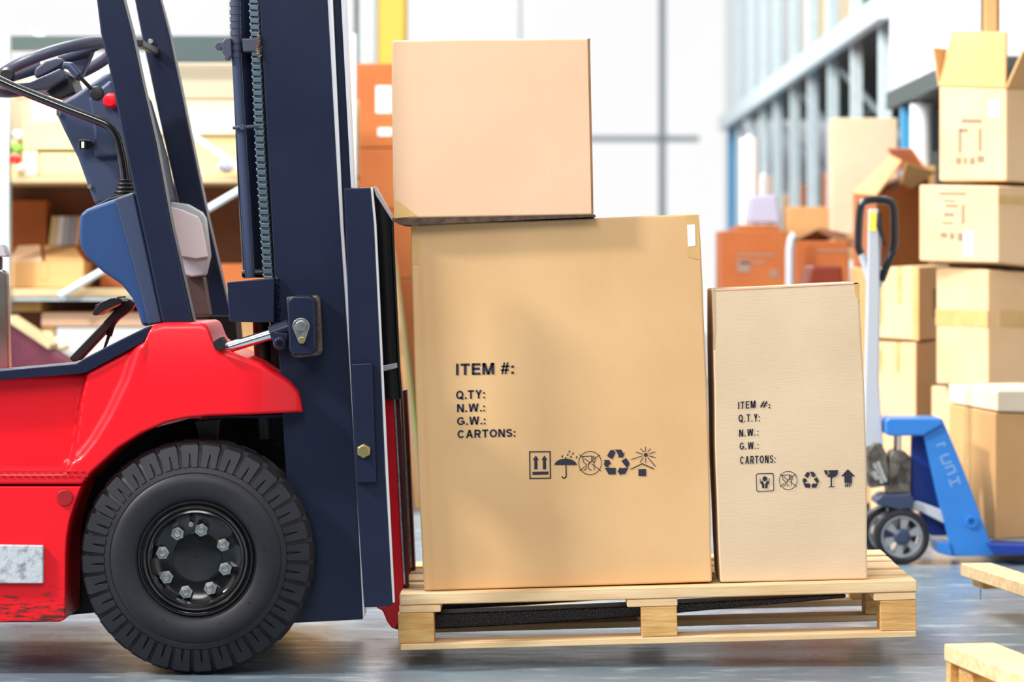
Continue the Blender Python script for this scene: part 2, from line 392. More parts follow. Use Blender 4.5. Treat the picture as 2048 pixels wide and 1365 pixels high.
# --- front wheel
def wheel(cx, cz, y0, name='front_wheel'):
    c = Vector((cx, y0, cz))
    b = MB()
    prof = [(.126,.035),(.128,.012),(.134,.004),(.150,-.003),(.168,-.007),(.182,-.006),(.190,-.002),(.193,.0005),(.1945,-.001),(.206,.002),(.2085,.007),(.232,.017),(.250,.026),(.2635,.038),(.2645,.05),(.2645,.13),(.250,.155),(.235,.162),(.206,.172),(.168,.178),(.134,.172),(.126,.15)]
    b.lathe(c, prof, 144)
    for k in range(32):
        a = 2*PI*(k+.3)/32
        for side in (0, 1):
            aa = a + (PI/32 if side else 0)
            e = Vector((math.cos(aa), 0, math.sin(aa))); t = Vector((-math.sin(aa), 0, math.cos(aa)))
            ri, ro = .2065, .2565; wi, wo = .0162, .0198
            loop = [(-wi, ri), (-.0036, ri), (-.0008, .237), (.0008, .237), (.0036, ri), (wi, ri), (wo, ro-.004), (wo-.003, ro), (-wo+.003, ro), (-wo, ro-.004)]
            def yy(r): return .0005+(r-ri)*.30
            if side == 0:
                A = [c+t*u+e*r+Vector((0, yy(r), 0)) for u, r in loop]; B = [c+t*u*1.03+e*(r*1.040)+Vector((0, .05, 0)) for u, r in loop]
            else:
                A = [c+t*u*1.03+e*(r*1.040)+Vector((0, .125, 0)) for u, r in loop]; B = [c+t*u+e*r+Vector((0, .178-yy(r), 0)) for u, r in loop]
            b.loops(A, B)
    for rr_, k0 in ((.155, 9), (.175, 13)):
        for k in range(k0):
            a = 2*PI*(k+random.random()*.6)/k0
            b.cyl(c+Vector((rr_*math.cos(a), -.004, rr_*math.sin(a))), .0012, -.004, .002, 8)
    ty = b.build(name, M['rubber'], FL, bevel=.0012, seg=1, angle=30, label='black lugged tyre of the front wheel')
    b = MB()
    b.lathe(c, [(.129,.03),(.131,.004),(.129,-.001),(.126,-.001),(.1245,.006),(.122,.007),(.120,.001),(.1165,-.002),(.113,.0),(.1115,.006),(.108,.004),(.1045,.003),(.102,.008),(.100,.022),(.098,.040),(.09,.045),(.056,.046),(.055,.042),(.05,.041),(.004,.041),(.003,.046),(0,.046)], 128)
    b.lathe(c, [(.129,.03),(.129,.15),(.09,.15),(0,.15)], 64)
    rim = b.build('wheel_rim', pmat('grimy black rim', (.004,.005,.008), .16, col2=(.014,.012,.011), nscale=14, coat=.4, rvar=.1, spec=.4), ty, label='glossy black steel rim')
    ox_ = -6
    spots = [(358,1070),(406,1063),(450,1093),(454,1141),(424,1180),(375,1188),(336,1158),(328,1109)]
    for i, (x, y) in enumerate(spots):
        q = W(x+ox_, y, y0); q = c+Vector((q.x-cx, .041, q.z-cz))
        b = MB(); b.ngon(q, S(13.5,0), -.012, .003, 6, .4+i); b.lathe(q, [(S(10.5,0),-.012),(S(10.5,0),-.0145),(S(8,0),-.0145),(S(7.5,0),-.011),(S(6.5,0),-.011),(S(6.5,0),-.021),(0,-.022)], 24)
        b.build('wheel_nut', M['steel'], ty, bevel=.001)
    b = MB(); q = W(380, 1051, y0); q = c+Vector((q.x-cx, 0, q.z-cz)); b.cyl(q, .006, .02, .045, 16); b.build('valve_cap', M['steel'], ty, bevel=.001)
    return ty
YT = -.155
wc = W(391, 1119, YT)
near = wheel(wc.x, .2665, YT)
far = copy_tree(near, FL); far.location.y += .84; far['label'] = 'far front tyre under the chassis'
YO[0] = -.065
# --- overhead guard pillars
def pillar(pts, yn, th):
    return MB().prism(pts, yn, yn+th).build('guard_pillar', M['navy'], FL, bevel=.007, seg=3)
pl = pillar([(190,-30),(193,0),(201,66),(219,142),(241,251),(270,390),(325,648),(388,648),(343,450),(313,287),(285,165),(264,66),(247,0),(240,-30)], -.035, .07)
pl['label'] = 'near navy guard post leaning back'
pr = pillar([(262,-30),(269,0),(282,66),(317,231),(356,405),(385,540),(415,690),(476,690),(454,600),(417,442),(373,231),(340,73),(321,0),(315,-30)], .86, .07)
pr['label'] = 'far navy guard post leaning back'
b = MB(); b.cyl(W(302, 83, .86), S(5,.86), -.008, .002, 16); b.build('post_bolt', M['steel'], FL, bevel=.001)
P('cross_bar', [(270,78),(286,79),(286,93),(270,92)], .5, .86, M['black'])
# --- side cowl beside the pillar
b = MB()
A = [(160,428),(173,418),(268,384),(325,646),(284,654),(275,623),(264,597),(243,570),(205,544),(176,518),(161,497),(157,468)]
b.prism(A, .0, .22)
b.build('side_cowl', M['navy_blue'], FL, bevel=.010, seg=4, label='blue plastic side cowl')
P('cowl_edge', [(228,398),(268,384),(325,646),(296,652),(284,600),(262,520)], -.012, .02, M['navy_plastic'], bevel=.006)
YO[0] = 0
# --- dash column
DC = P('dashboard', [(108,219),(122,203),(150,188),(205,150),(222,141),(245,180),(280,300),(300,400),(240,404),(190,412),(155,316),(128,262)], .14, .74, M['navy_plastic'], bevel=.012, seg=3, label='dark blue dashboard column')
P('dash_cover', [(176,195),(200,175),(222,158),(250,220),(268,312),(188,316),(186,262)], .115, .15, M['navy_plastic'], DC, bevel=.010, seg=3)
b = MB(); b.lathe(W(222, 202, .10), [(0,-.022),(S(11,.1),-.020),(S(15,.1),-.010),(S(16,.1),0),(S(12,.1),.012),(0,.02)], 32); b.build('stop_button', M['red'], DC, label='red mushroom stop button')
b = MB(); q = W(178, 290, .11); b.cyl(q, S(10,.1), -.012, .01, 24); b.obox(q+Vector((-S(10,.1),-.014,0)), S(16,.1), .016, S(20,.1)); b.build('ignition_switch', M['black_gloss'], DC, bevel=.002)
b = MB(); q = W(166, 290, .09); b.obox(q, S(6,.1), .006, S(13,.1)); b.build('ignition_key', M['white_paper'], DC, bevel=.0008)
for x, y in ((118,228),(179,373)):
    b = MB(); b.cyl(W(x,y,.138), S(5,.13), -.003, .004, 16); b.build('screw', M['steel'], DC)
b = MB(); b.lathe(W(196, 188, .14), [(0,-.03),(S(14,.14),-.028),(S(17,.14),0),(0,.0)], 24); b.build('lever_socket', M['black'], DC, bevel=.003)
b = MB(); b.tube([W(188,184,.12), W(175,170,.11), W(156,150,.10)], S(4,.1)); b.build('direction_lever', M['black'], FL)
b = MB(); b.tube([W(158,152,.10), W(140,132,.10), W(126,130,.10)], [S(9,.1), S(9,.1), S(7,.1)], 16); b.build('lever_grip', M['navy_plastic'], FL, bevel=.003)
P('column_neck', [(86,172),(135,146),(152,186),(120,200),(98,192)], .38, .56, M['black'], bevel=.006)
P('column_shroud', [(30,166),(60,163),(95,148),(120,136),(133,152),(128,160),(92,180),(62,182),(45,176)], .34, .60, M['grey_plastic'], bevel=.006, seg=3)
# steering wheel
a1 = math.radians(20); a2 = math.radians(8)
e1 = Vector((math.cos(a1), 0, math.sin(a1))); nrm0 = Vector((-math.sin(a1), 0, math.cos(a1)))
e2 = (Vector((0,-1,0))*math.cos(a2)+nrm0*math.sin(a2)).normalized(); nrm = e1.cross(e2)
sc = W(106, 135, .45); Rw = .155
ring = [sc+(e1*math.cos(2*PI*k/64)*1.0+e2*math.sin(2*PI*k/64))*Rw for k in range(64)]
b = MB(); b.tube(ring, .0145, 16, closed=True); SW = b.build('steering_wheel', M['grey_plastic'], FL, label='slate grey steering wheel rim')
b = MB()
for ang in (20, 160, 270):
    a = math.radians(ang); d = e1*math.cos(a)+e2*math.sin(a)
    b.tube([sc+d*.03-nrm*.012, sc+d*.09-nrm*.006, sc+d*Rw], [.018,.014,.010], 12)
b.build('wheel_spoke', M['grey_plastic'], SW)
P('spoke_blade', [(136,128),(154,92),(172,84),(190,92),(182,112),(162,158),(154,162)], .43, .47, M['grey_plastic'], SW, bevel=.006)
b = MB(); 
A = [(67,148),(70,137),(90,122),(112,115),(125,116),(131,124),(118,134),(92,148),(72,158)]
b.prism(A, .40, .50); b.build('horn_pad', M['grey_plastic'], SW, bevel=.012, seg=4)
b = MB(); q = W(15, 152, .26)
b.lathe(q, [(0,-.02),(.014,-.02),(.02,-.01),(.014,.012),(.012,.03),(0,.03)], 24); b.build('spinner_knob', M['black'], SW)
# hand lever rod, bending down into a rubber boot
rod = smooth_path([W(-60,130,.06), W(0,162,.06), W(60,188,.06), W(130,216,.06), W(190,239,.06), W(218,252,.06), W(233,272,.06), W(241,300,.06), W(247,330,.06), W(252,366,.06)], 8)
b = MB(); b.tube(rod, S(9.5,.06), 20); b.build('lever_rod', M['black_gloss'], FL, label='glossy black bent lever rod')
b = MB()
for i in range(5):
    c = W(250, 361+i*8, .06); r = S(14+i*3.2, .06)
    b.tube([c+Vector((0,0,.003)), c, c-Vector((0,0,.003))], [r*.86, r, r*.86], 28)
    b.tube([c, c-Vector((0,0,.010))], r*.82, 28)
b.build('lever_boot', M['black'], FL)
P('cowl_top', [(176,418),(218,396),(270,384),(272,392),(220,404),(178,424)], .01, .2, M['black'])
# far lamp housing between the pillars
LH = P('lamp_housing', [(335,403),(372,408),(400,424),(408,436),(417,512),(408,552),(383,555),(365,550)], .62, .70, M['silver_paint'], bevel=.006)
P('lamp_face', [(338,413),(365,420),(396,434),(403,448),(416,514),(392,518),(358,512)], .605, .62, M['lamp_white'], LH, bevel=.003, label='bright white lamp face')
P('lamp_stalk', [(370,554),(408,554),(421,632),(384,632)], .66, .72, pmat('brown metal stalk', (.25,.2,.18), .3, .8), LH, bevel=.004)
P('far_cowl', [(380,632),(470,632),(478,720),(380,720)], .74, .9, M['matte_black'])
# pedals
b = MB(); b.prism([(138,716),(246,604),(258,598),(270,606),(262,620),(235,640),(158,722),(145,724)], .34, .40); b.build('pedal_arm', M['black'], FL, bevel=.003)
b = MB(); b.prism([(186,622),(200,606),(222,597),(242,598),(246,604),(226,612),(206,622),(192,632),(185,630)], .30, .44)
for i in range(6):
    x, y = 190+i*8.5, 613-i*3.6+ (i*i)*.12; b.prism([(x,y+3),(x+1,y-3),(x+5,y-5),(x+5,y+1)], .30, .44)
b.build('pedal_pad', M['black'], FL, bevel=.0015)
b = MB(); b.tube([W(233,634,.37), W(222,660,.37), W(208,700,.37)], [S(6,.37), S(4,.37), S(2.5,.37)], 10); b.tube([W(226,645,.37), W(218,672,.37)], S(6,.37), 10); b.build('pedal_spring', M['black'], FL)
# grey seat side at the frame edge
SP = P('seat_side', [(-70,540),(6,538),(13,546),(16,620),(19,738),(-70,745)], .52, .56, pmat('brushed seat shell', (.30,.26,.2), .25, .9, col2=(.55,.58,.6), nscale=5), bevel=.008, label='grey metal seat shell')
P('seat_rail', [(-70,486),(4,488),(9,494),(15,514),(-70,514)], .51, .56, M['silver_paint'], SP, bevel=.004)
P('seat_post', [(-50,514),(2,514),(2,540),(-50,540)], .53, .56, M['grey_plastic'], SP)
# --- mast
YO[0] = -.16
MAST = P('mast_rail', [(517,-40),(519,0),(540,380),(557,700),(588,1247),(726,1240),(714,1000),(697,700),(680,450),(655,0),(652,-40)], .10, .16, M['navy'], bevel=.003, label='wide navy outer mast rail')
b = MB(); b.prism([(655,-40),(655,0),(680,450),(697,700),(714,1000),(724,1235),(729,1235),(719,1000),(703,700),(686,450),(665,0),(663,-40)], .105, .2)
b.build('rail_edge_highlight', M['bright'], FL, bevel=.0006, label='outer rail edge with a white highlight painted on')
P('inner_rail', [(664,-40),(666,0),(687,440),(700,640),(712,900),(735,900),(722,640),(706,440),(686,0),(684,-40)], .13, .2, M['navy'])
P('rail_edge_highlight', [(680,-40),(682,0),(702,376),(708,376),(691,0),(689,-40)], .127, .2, M['bright'], bevel=.0006)
far_m = P('mast_rail', [(519,-40),(542,380),(559,700),(590,1230),(726,1230),(697,700),(680,450),(655,0),(652,-40)], .74, .80, M['navy'])
# lift cylinder, hose and chain
def line_at(tab, y): return interp([(b_, a_) for a_, b_ in tab], y)
LC = b = MB(); b.tube([W(483,-40,.2), W(486,120,.2), W(500,420,.2), W(508,556,.2)], S(22,.2), 24); LC = b.build('lift_cylinder', M['navy'], FL, label='navy lift cylinder tube')
b = MB(); b.tube([W(470,-40,.14), W(473,110,.14), W(482,260,.14), W(492,420,.14), W(500,556,.14)], S(10,.14), 18); b.build('hose', M['navy_plastic'], FL)
b = MB()
for y in (-20, 4, 20, 34, 48, 62, 78, 92, 106): 
    b.tube([W(470+y*.022,y,.14), W(470+(y+9)*.022,y+9,.14)], S(11.3,.14), 18)
b.build('hose_wrap', M['grey_plastic'], FL)
b = MB(); b.tube([W(484,548,.15), W(512,546,.15), W(540,545,.15)], S(7,.15), 12); b.build('hose_band', M['black'], FL)
b = MB()
for i in range(46):
    y = -24+i*13.2; x = interp([(-30,506),(0,508),(300,521),(555,537)], y)
    b.obox(W(x, y, .135), S(17,.13), .02, S(8.5,.13), Matrix.Rotation(.05, 3, 'Y')); 
    b.tube([W(x-11,y+6.5,.14), W(x+11,y+6.5,.14)], S(2.6,.14), 8)
    b.obox(W(x-7, y+6, .137), S(4,.13), .012, S(11,.13)); b.obox(W(x+8, y+6, .137), S(4,.13), .012, S(11,.13))
b.build('lift_chain', pmat('oiled chain steel', (.24,.31,.37), .25, .8), FL, bevel=.0008, seg=1)
P('chain_guide', [(522,-40),(524,0),(545,420),(552,556),(560,556),(553,420),(530,0),(527,-40)], .15, .2, M['black'])
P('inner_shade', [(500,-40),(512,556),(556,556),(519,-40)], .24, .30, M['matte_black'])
b = MB(); b.prism([(444,84),(450,76),(462,76),(464,115),(452,114),(444,104)], .12, .2); b.prism([(484,77),(517,76),(519,103),(486,104)], .12, .19)
b.build('hose_clamp', M['grey_plastic'], FL, bevel=.003)
b = MB(); b.ngon(W(438,93,.15), S(8,.15), -.01, .03, 6); b.cyl(W(455,116,.13), S(5,.13), -.01, .01, 12); b.build('clamp_bolt', M['grey_plastic'], FL, bevel=.001)
b = MB(); b.tube([W(466,256,.125), W(492,254,.12), W(525,252,.13)], S(3.5,.12), 10); b.obox(W(484,254,.12), S(8,.12), .012, S(11,.12)); b.build('cable_tie', M['grey_plastic'], FL)
b = MB()
for k in range(9):
    b.tube([W(517+random.uniform(-3,3), 70+k*5, .098)+Vector((0,0,0)), W(518+random.uniform(-4,4), 74+k*5, .098)], S(random.uniform(3,6),.1), 8)
b.build('weld_bead', M['weld'], FL)
# cylinder foot below the block
b = MB(); b.tube([W(522,640,.22), W(526,725,.22)], S(17,.22), 20); b.tube([W(526,722,.22), W(527,742,.22)], S(22,.22), 20); b.tube([W(527,742,.22), W(533,878,.22)], S(24,.22), 20)
b.build('cylinder_foot', M['black'], FL, label='black lower end of the lift cylinder')
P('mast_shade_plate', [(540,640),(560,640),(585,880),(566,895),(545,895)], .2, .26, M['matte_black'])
P('mounting_block', [(454,564),(548,556),(549,646),(458,644)], .06, .2, M['navy'], bevel=.003, label='navy mounting block on the mast')
b = MB()
for k in range(22):
    b.tube([W(553+random.uniform(-3,3), 556+k*4.2, .098), W(553+random.uniform(-4,4), 560+k*4.2, .092)], S(random.uniform(3,6),.1), 8)
b.build('weld_bead', M['navy'], FL)
# tilt cylinder bracket
BR = P('tilt_bracket', [(574,606),(578,598),(586,592),(618,592),(626,596),(630,604),(632,700),(622,710),(586,711),(578,702)], .0, .10, M['navy'], bevel=.006, seg=3, label='rounded navy tilt cylinder bracket')
b = MB(); b.prism([(572,594),(634,591),(640,596),(645,700),(641,711),(590,717),(582,712)], .07, .102); b.build('weld_plate', M['weld'], BR, bevel=.004)
pts = []
for k in range(13):
    a = PI*(-.05)+PI*1.1*k/12; pts.append((602+17.5*math.cos(a), 655-17.5*math.sin(a)))
pts = [(602+17.5*math.cos(PI*k/12), 654-18*math.sin(PI*k/12)) for k in range(13)]+[(596,682),(600,687),(607,687),(611,682)]
pts = pts[:13]+[(595,680),(598,686),(603,688),(608,686),(611,680)]
P('keeper_plate', pts, -.006, .001, M['steel'], BR, bevel=.001, label='teardrop steel keeper plate')
b = MB(); b.cyl(W(602,652,-.006), S(10.5,0), -.008, .002, 28); b.build('pivot_pin', M['steel'], BR, bevel=.0015)
b = MB(); b.ngon(W(604,681,-.006), S(7.5,0), -.007, .002, 6); b.build('keeper_bolt', M['brass'], BR, bevel=.001)
TC = MB(); TC.tube([W(430,704,.05), W(545,668,.05)], S(11,.05), 24); TC = TC.build('tilt_rod', M['chrome'], FL, label='chrome tilt cylinder rod')
b = MB(); b.tube([W(541,669,.05), W(580,655,.05)], S(17,.05), 20); b.build('clevis', M['navy'], FL, bevel=.002)
b = MB(); b.lathe(W(561,687,.03), [(0,-.022),(S(12,.03),-.02),(S(14,.03),-.012),(S(14,.03),.03),(0,.03)], 24); b.prism([(544,680),(548,664),(576,668),(574,692),(562,702),(550,698)], .02, .06)
b.build('clevis_lug', M['navy'], FL, bevel=.002)
b = MB(); b.lathe(W(560,687,.008), [(0,0),(S(3,0),0),(S(3,0),-.004),(S(7,0),-.004),(S(7,0),.004),(0,.004)], 20); b.build('clevis_screw', M['black_gloss'], FL)
P('cylinder_cap', [(424,684),(440,674),(452,692),(444,702),(430,700)], -.01, .08, M['black'], bevel=.002)
# --- carriage
P('carriage_plate', [(688,377),(741,375),(748,450),(760,700),(771,950),(785,1206),(781,1214),(728,1216),(722,1120),(711,950),(699,700),(691,450)], .03, .055, M['navy'], bevel=.003, label='navy carriage side plate')
P('carriage_strap', [(704,729),(744,727),(752,965),(713,966),(710,860)], .012, .03, M['navy'], bevel=.002)
b = MB(); q = W(728,902,.012); b.ngon(q, S(14.5,0), -.016, 0, 6, .5); b.cyl(q, S(11.5,0), -.019, -.014, 24); b.build('carriage_bolt', M['brass'], FL, bevel=.0015)
P('plate_edge_highlight', [(741,375),(745,375),(752,450),(764,700),(776,950),(789,1206),(785,1206),(771,950),(760,700),(748,450)], .034, .06, M['bright'], bevel=.0006)  # pale strip painted as the glint on the plate edge
YO[0] = 0
P('backrest', [(745,375),(752,380),(782,436),(796,735),(801,800),(766,800),(760,600),(752,440)], .10, .16, M['black_gloss'], bevel=.003, label='black load backrest')
P('backrest_cap', [(746,373),(752,374),(784,432),(786,445),(752,392)], .08, .16, M['silver_paint'], bevel=.002)
P('backrest', [(745,375),(752,380),(782,436),(796,735),(801,800),(766,800),(760,600),(752,440)], .62, .68, M['black_gloss'])
P('backrest_edge', [(782,436),(786,436),(800,735),(805,800),(818,1140),(816,1150),(801,800),(796,735)], .09, .12, M['black'], bevel=.001)
P('backrest_bar', [(762,733),(794,726),(795,736),(763,744)], .085, .11, M['silver_paint'], bevel=.001)
# --- forks
def fork(y0, y1):
    f = MB()
    f.prism([(766,797),(789,796),(795,900),(803,1100),(811,1200),(830,1230),(1050,1222),(1282,1212),(1500,1200),(1692,1189),(1692,1197),(1500,1214),(1280,1234),(1050,1250),(860,1260),(800,1262),(785,1258),(776,1246),(766,1222),(760,1210)], y0, y1)
    o = f.build('fork', M['fork'], FL, bevel=.004, label='worn dark steel fork blade')
    P('fork_shank', [(767,799),(787,798),(793,900),(800,1040),(807,1170),(812,1205),(800,1216),(799,1245),(792,1259),(783,1257),(774,1244),(765,1222),(753,1217),(753,1209),(784,1209),(776,1000),(770,880)], y0-.012, y0+.02, M['red'], o, bevel=.004, label='red painted fork shank')
    P('fork_edge', [(787,798),(791,798),(797,900),(804,1040),(811,1170),(807,1170),(800,1040),(793,900)], y0-.008, y0+.03, M['steel'], o, bevel=.0006)
    P('fork_back', [(790,796),(799,794),(804,880),(811,1040),(817,1180),(808,1190),(804,1060),(797,900)], y0-.002, y0+.06, M['maroon'], o, bevel=.001, label='maroon back of the fork')
    return o
fk = fork(.14, .24)
fk2 = copy_tree(fk, FL); fk2.location.y += .42
# ------------------------------------------------------------------ pallet under the cartons
def pallet(name, label, loc, rot, spec=None, group=None):
    t = thing(name, label, 'pallet', loc, rot, group)
    ORG[t.name] = Vector((0,0,0))
    rnd = random.Random(hash(name+label) % 1000 if False else len(label))
    def j(a=.003): return rnd.uniform(-a, a)
    L_, Wd = 1.2, .8
    for y0, wd in ((0,.125),(.165,.10),(.33,.14),(.51,.10),(.675,.125)):
        MB().box(.008+j(), L_+j(), y0, y0+wd, .105, .132).build('deck_board', M['wood'], t, bevel=.003, seg=1)
    for x0, wd in ((.004,.096),(.53,.117),(L_-.1,.097)):
        MB().box(x0, x0+wd, .002, Wd-.002, .087, .1045).build('stringer_board', M['wood'], t, bevel=.002, seg=1)
    for x0 in (.0, .562, L_-.086):
        for y0 in (.003, .35, .71):
            MB().box(x0+j(.001), x0+.083, y0, y0+.09, .0165, .0865).build('block', M['wood_end'], t, bevel=.002, seg=2)
    for y0, wd in ((.0,.1),(.35,.1),(.70,.1)):
        MB().box(.004, L_-.004, y0, y0+wd, .0, .016).build('bottom_board', M['wood'], t, bevel=.003, seg=1)
    return t
PR = math.radians(-1.5)
PL = pallet('wooden_pallet', 'pale wooden pallet raised off the floor on the forks under three cartons', W(797, 1303, 0), (0, PR, 0))
# ------------------------------------------------------------------ main cartons
class Face:      # a carton standing at an angle, with a map from the photo to its front face
    def __init__(s, bl, y0, ry):
        s.L = W(bl[0], bl[1], y0); s.y0 = y0; s.R = Matrix.Rotation(ry, 3, 'Y'); s.Ri = s.R.inverted(); s.ry = ry
    def __call__(s, x, y, off=0.0):
        p = s.Ri @ (W(x, y, s.y0)-s.L); return Vector((p.x, -off, p.z))
def lumpy(F, quad, d, amp=.0015, shrink=(0,0,0,0), n=14, bulge=.0):
    P4 = [F(*q) for q in quad]   # TL TR BR BL
    TL, TR, BR, BL = P4
    bm = bmesh.new()
    bmesh.ops.create_cube(bm, size=1)
    bmesh.ops.subdivide_edges(bm, edges=bm.edges[:], cuts=n, use_grid_fill=True)
    for v in bm.verts:
        u, s, t = v.co.x+.5, v.co.y+.5, v.co.z+.5
        p = (BL*(1-u)+BR*u)*(1-t)+(TL*(1-u)+TR*u)*t
        p = Vector((p.x, s*d, p.z))
        q = noise.noise_vector(p*6+F.L*3)*amp
        if s < .001: q.y = abs(q.y)*.5
        e = 4*t*(1-t)
        sx = (1 if u > .999 else (-1 if u < .001 else 0))*bulge*e
        if t < .001: q.z = abs(q.z)*.3
        v.co = p+q+Vector((sx, 0, 0))
    m = MB(); m.bm.free(); m.bm = bm; return m
def local_thing(name, label, cat, F, group=None):
    t = thing(name, label, cat, F.L, (0, F.ry, 0), group); ORG[t.name] = Vector((0,0,0)); return t
class Print:
    def __init__(s, F, off=.0012, tr=lambda x, y: (x, y)): s.F = F; s.b = MB(); s.off = off; s.tr = tr; s.k = 1
    def m(s, x, y): x, y = s.tr(x, y); return s.F(x, y, s.off)
    def poly(s, pts): s.b.face([s.m(x, y) for x, y in pts]); return s
    def line(s, pts, w, closed=False):
        pts = list(pts); n = len(pts)
        for i in range(n if closed else n-1):
            a, c = pts[i], pts[(i+1) % n]; dx, dy = c[0]-a[0], c[1]-a[1]; l = math.hypot(dx, dy) or 1
            ux, uy = dx/l*w*.3, dy/l*w*.3; nx, ny = -dy/l*w/2, dx/l*w/2
            s.poly([(a[0]-ux+nx, a[1]-uy+ny), (c[0]+ux+nx, c[1]+uy+ny), (c[0]+ux-nx, c[1]+uy-ny), (a[0]-ux-nx, a[1]-uy-ny)])
        return s
    def ring(s, cx, cy, r, w, ry=None, n=40):
        ry = ry or r
        for k in range(n):
            a, c = 2*PI*k/n, 2*PI*(k+1)/n
            s.poly([(cx+(r-w/2)*math.cos(a), cy+(ry-w/2)*math.sin(a)), (cx+(r+w/2)*math.cos(a), cy+(ry+w/2)*math.sin(a)),
                    (cx+(r+w/2)*math.cos(c), cy+(ry+w/2)*math.sin(c)), (cx+(r-w/2)*math.cos(c), cy+(ry-w/2)*math.sin(c))])
        return s
    def disc(s, cx, cy, r, ry=None, rot=0, n=20):
        ry = ry or r; P_ = []
        for k in range(n):
            x, y = r*math.cos(2*PI*k/n), ry*math.sin(2*PI*k/n)
            P_.append((cx+x*math.cos(rot)-y*math.sin(rot), cy+x*math.sin(rot)+y*math.cos(rot)))
        return s.poly(P_)
    def arc(s, cx, cy, r, a0, a1, w, n=14):
        return s.line([(cx+r*math.cos(math.radians(a0+(a1-a0)*k/n)), cy+r*math.sin(math.radians(a0+(a1-a0)*k/n))) for k in range(n+1)], w)
    def done(s, name, parent): return s.b.build(name, M['ink'], parent)
def miter(pts, w, closed=False):
    n = len(pts); L_, R_ = [], []
    for i in range(n):
        p = Vector(pts[i]); a_ = Vector(pts[i-1]) if (i > 0 or closed) else None; c_ = Vector(pts[(i+1) % n]) if (i < n-1 or closed) else None
        d1 = (p-a_).normalized() if a_ is not None else (c_-p).normalized(); d2 = (c_-p).normalized() if c_ is not None else d1
        t_ = (d1+d2).normalized() if (d1+d2).length > 1e-6 else d1; nn = Vector((-t_.y, t_.x)); k = w/2/max(.45, nn.dot(Vector((-d1.y, d1.x))))
        L_.append(p+nn*k); R_.append(p-nn*k)
    return [(L_[i], L_[(i+1) % n], R_[(i+1) % n], R_[i]) for i in range(n if closed else n-1)]
def earc(cx, cy, rx, ry, a0, a1, n=12): return [(cx+rx*math.cos(math.radians(a0+(a1-a0)*k/n)), cy+ry*math.sin(math.radians(a0+(a1-a0)*k/n))) for k in range(n+1)]
def glyph(ch, t, wd):
    """strokes of a bold sans letter, height 1; returns quads and advance"""
    h = t/2; o = []; w = .72*wd
    S_ = lambda *p: o.extend(miter(list(p), t))
    if ch == 'I': w = t; S_((h,0),(h,1))
    elif ch == 'T': w = .66*wd; S_((0,1-h),(w,1-h)); S_((w/2,0),(w/2,1-h))
    elif ch == 'E': w = .62*wd; S_((h,0),(h,1)); S_((h,h),(w,h)); S_((h,.52),(w*.93,.52)); S_((h,1-h),(w,1-h))
    elif ch == 'M': w = .84*wd; S_((h,0),(h,1)); S_((w-h,0),(w-h,1)); o.extend([((0,1),(t*1.25,1),(w/2+t*.45,0),(w/2-t*.45,0)), ((w,1),(w-t*1.25,1),(w/2-t*.45,0),(w/2+t*.45,0))])
    elif ch == 'N': w = .70*wd; S_((h,0),(h,1)); S_((w-h,0),(w-h,1)); o.append(((0,1),(t*1.15,1),(w,0),(w-t*1.15,0)))
    elif ch == 'W': w = 1.02*wd; q = w/4; tt = t*1.0; o.extend([((0,1),(tt,1),(q+tt*.5,0),(q-tt*.5,0)), ((2*q-tt*.5,1),(2*q+tt*.5,1),(q+tt*.5,0),(q-tt*.5,0)), ((2*q-tt*.5,1),(2*q+tt*.5,1),(3*q+tt*.5,0),(3*q-tt*.5,0)), ((w-tt,1),(w,1),(3*q+tt*.5,0),(3*q-tt*.5,0))])
    elif ch == 'A': w = .76*wd; o.extend([((0,0),(t*1.05,0),(w/2+t*.5,1),(w/2-t*.5,1)), ((w,0),(w-t*1.05,0),(w/2-t*.5,1),(w/2+t*.5,1))]); S_((w*.24,.32),(w*.76,.32))
    elif ch == 'Y': w = .70*wd; o.extend([((0,1),(t*1.15,1),(w/2+h,.42),(w/2-h,.42)), ((w,1),(w-t*1.15,1),(w/2-h,.42),(w/2+h,.42))]); S_((w/2,0),(w/2,.44))
    elif ch in 'OQ': w = .80*wd; o.extend(miter(earc(w/2,.5,w/2-h,.5-h,0,345,23), t, True));
    elif ch == 'C': w = .76*wd; o.extend(miter(earc(w/2,.5,w/2-h,.5-h,38,322,20), t))
    elif ch == 'G': w = .80*wd; o.extend(miter(earc(w/2,.5,w/2-h,.5-h,40,315,20), t)); S_((w*.52,.46),(w-h,.46)); S_((w-h,.46),(w-h,.13))
    elif ch in 'PR':
        w = .68*wd; S_((h,0),(h,1)); y0_ = .46
        o.extend(miter([(h,1-h),(w*.6,1-h)]+earc(w*.6,(1-h+y0_)/2,w*.4-h,(1-h-y0_)/2,88,-88,10)+[(w*.6,y0_),(h,y0_)], t))
        if ch == 'R': o.append(((w*.42,.46),(w*.42+t*1.1,.46),(w,0),(w-t*1.2,0)))
    elif ch == 'S': w = .66*wd; o.extend(miter(earc(w/2,.75-h*.4,w/2-h,.25-h*.6,25,255,12)+earc(w/2,.25+h*.4,w/2-h,.25-h*.6,80,-155,12), t))
    elif ch == 'U': w = .70*wd; o.extend(miter([(h,1),(h,.35)]+earc(w/2,.35,w/2-h,.35-h,180,360,10)+[(w-h,.35),(w-h,1)], t))
    elif ch == '#': w = .62*wd; s_ = t*.62; o.extend(miter([(w*.18,0),(w*.42,1)], s_)+miter([(w*.55,0),(w*.80,1)], s_)+miter([(0,.34),(w*.92,.34)], s_)+miter([(w*.08,.66),(w,.66)], s_))
    elif ch == '.': w = t; S_((h,0),(h,t))
    elif ch == ':': w = t; S_((h,0),(h,t)); S_((h,.52),(h,.52+t))
    elif ch == ' ': w = .2*wd
    if ch == 'Q': S_((w*.55,.26),(w*.96,-.04))
    return o, w
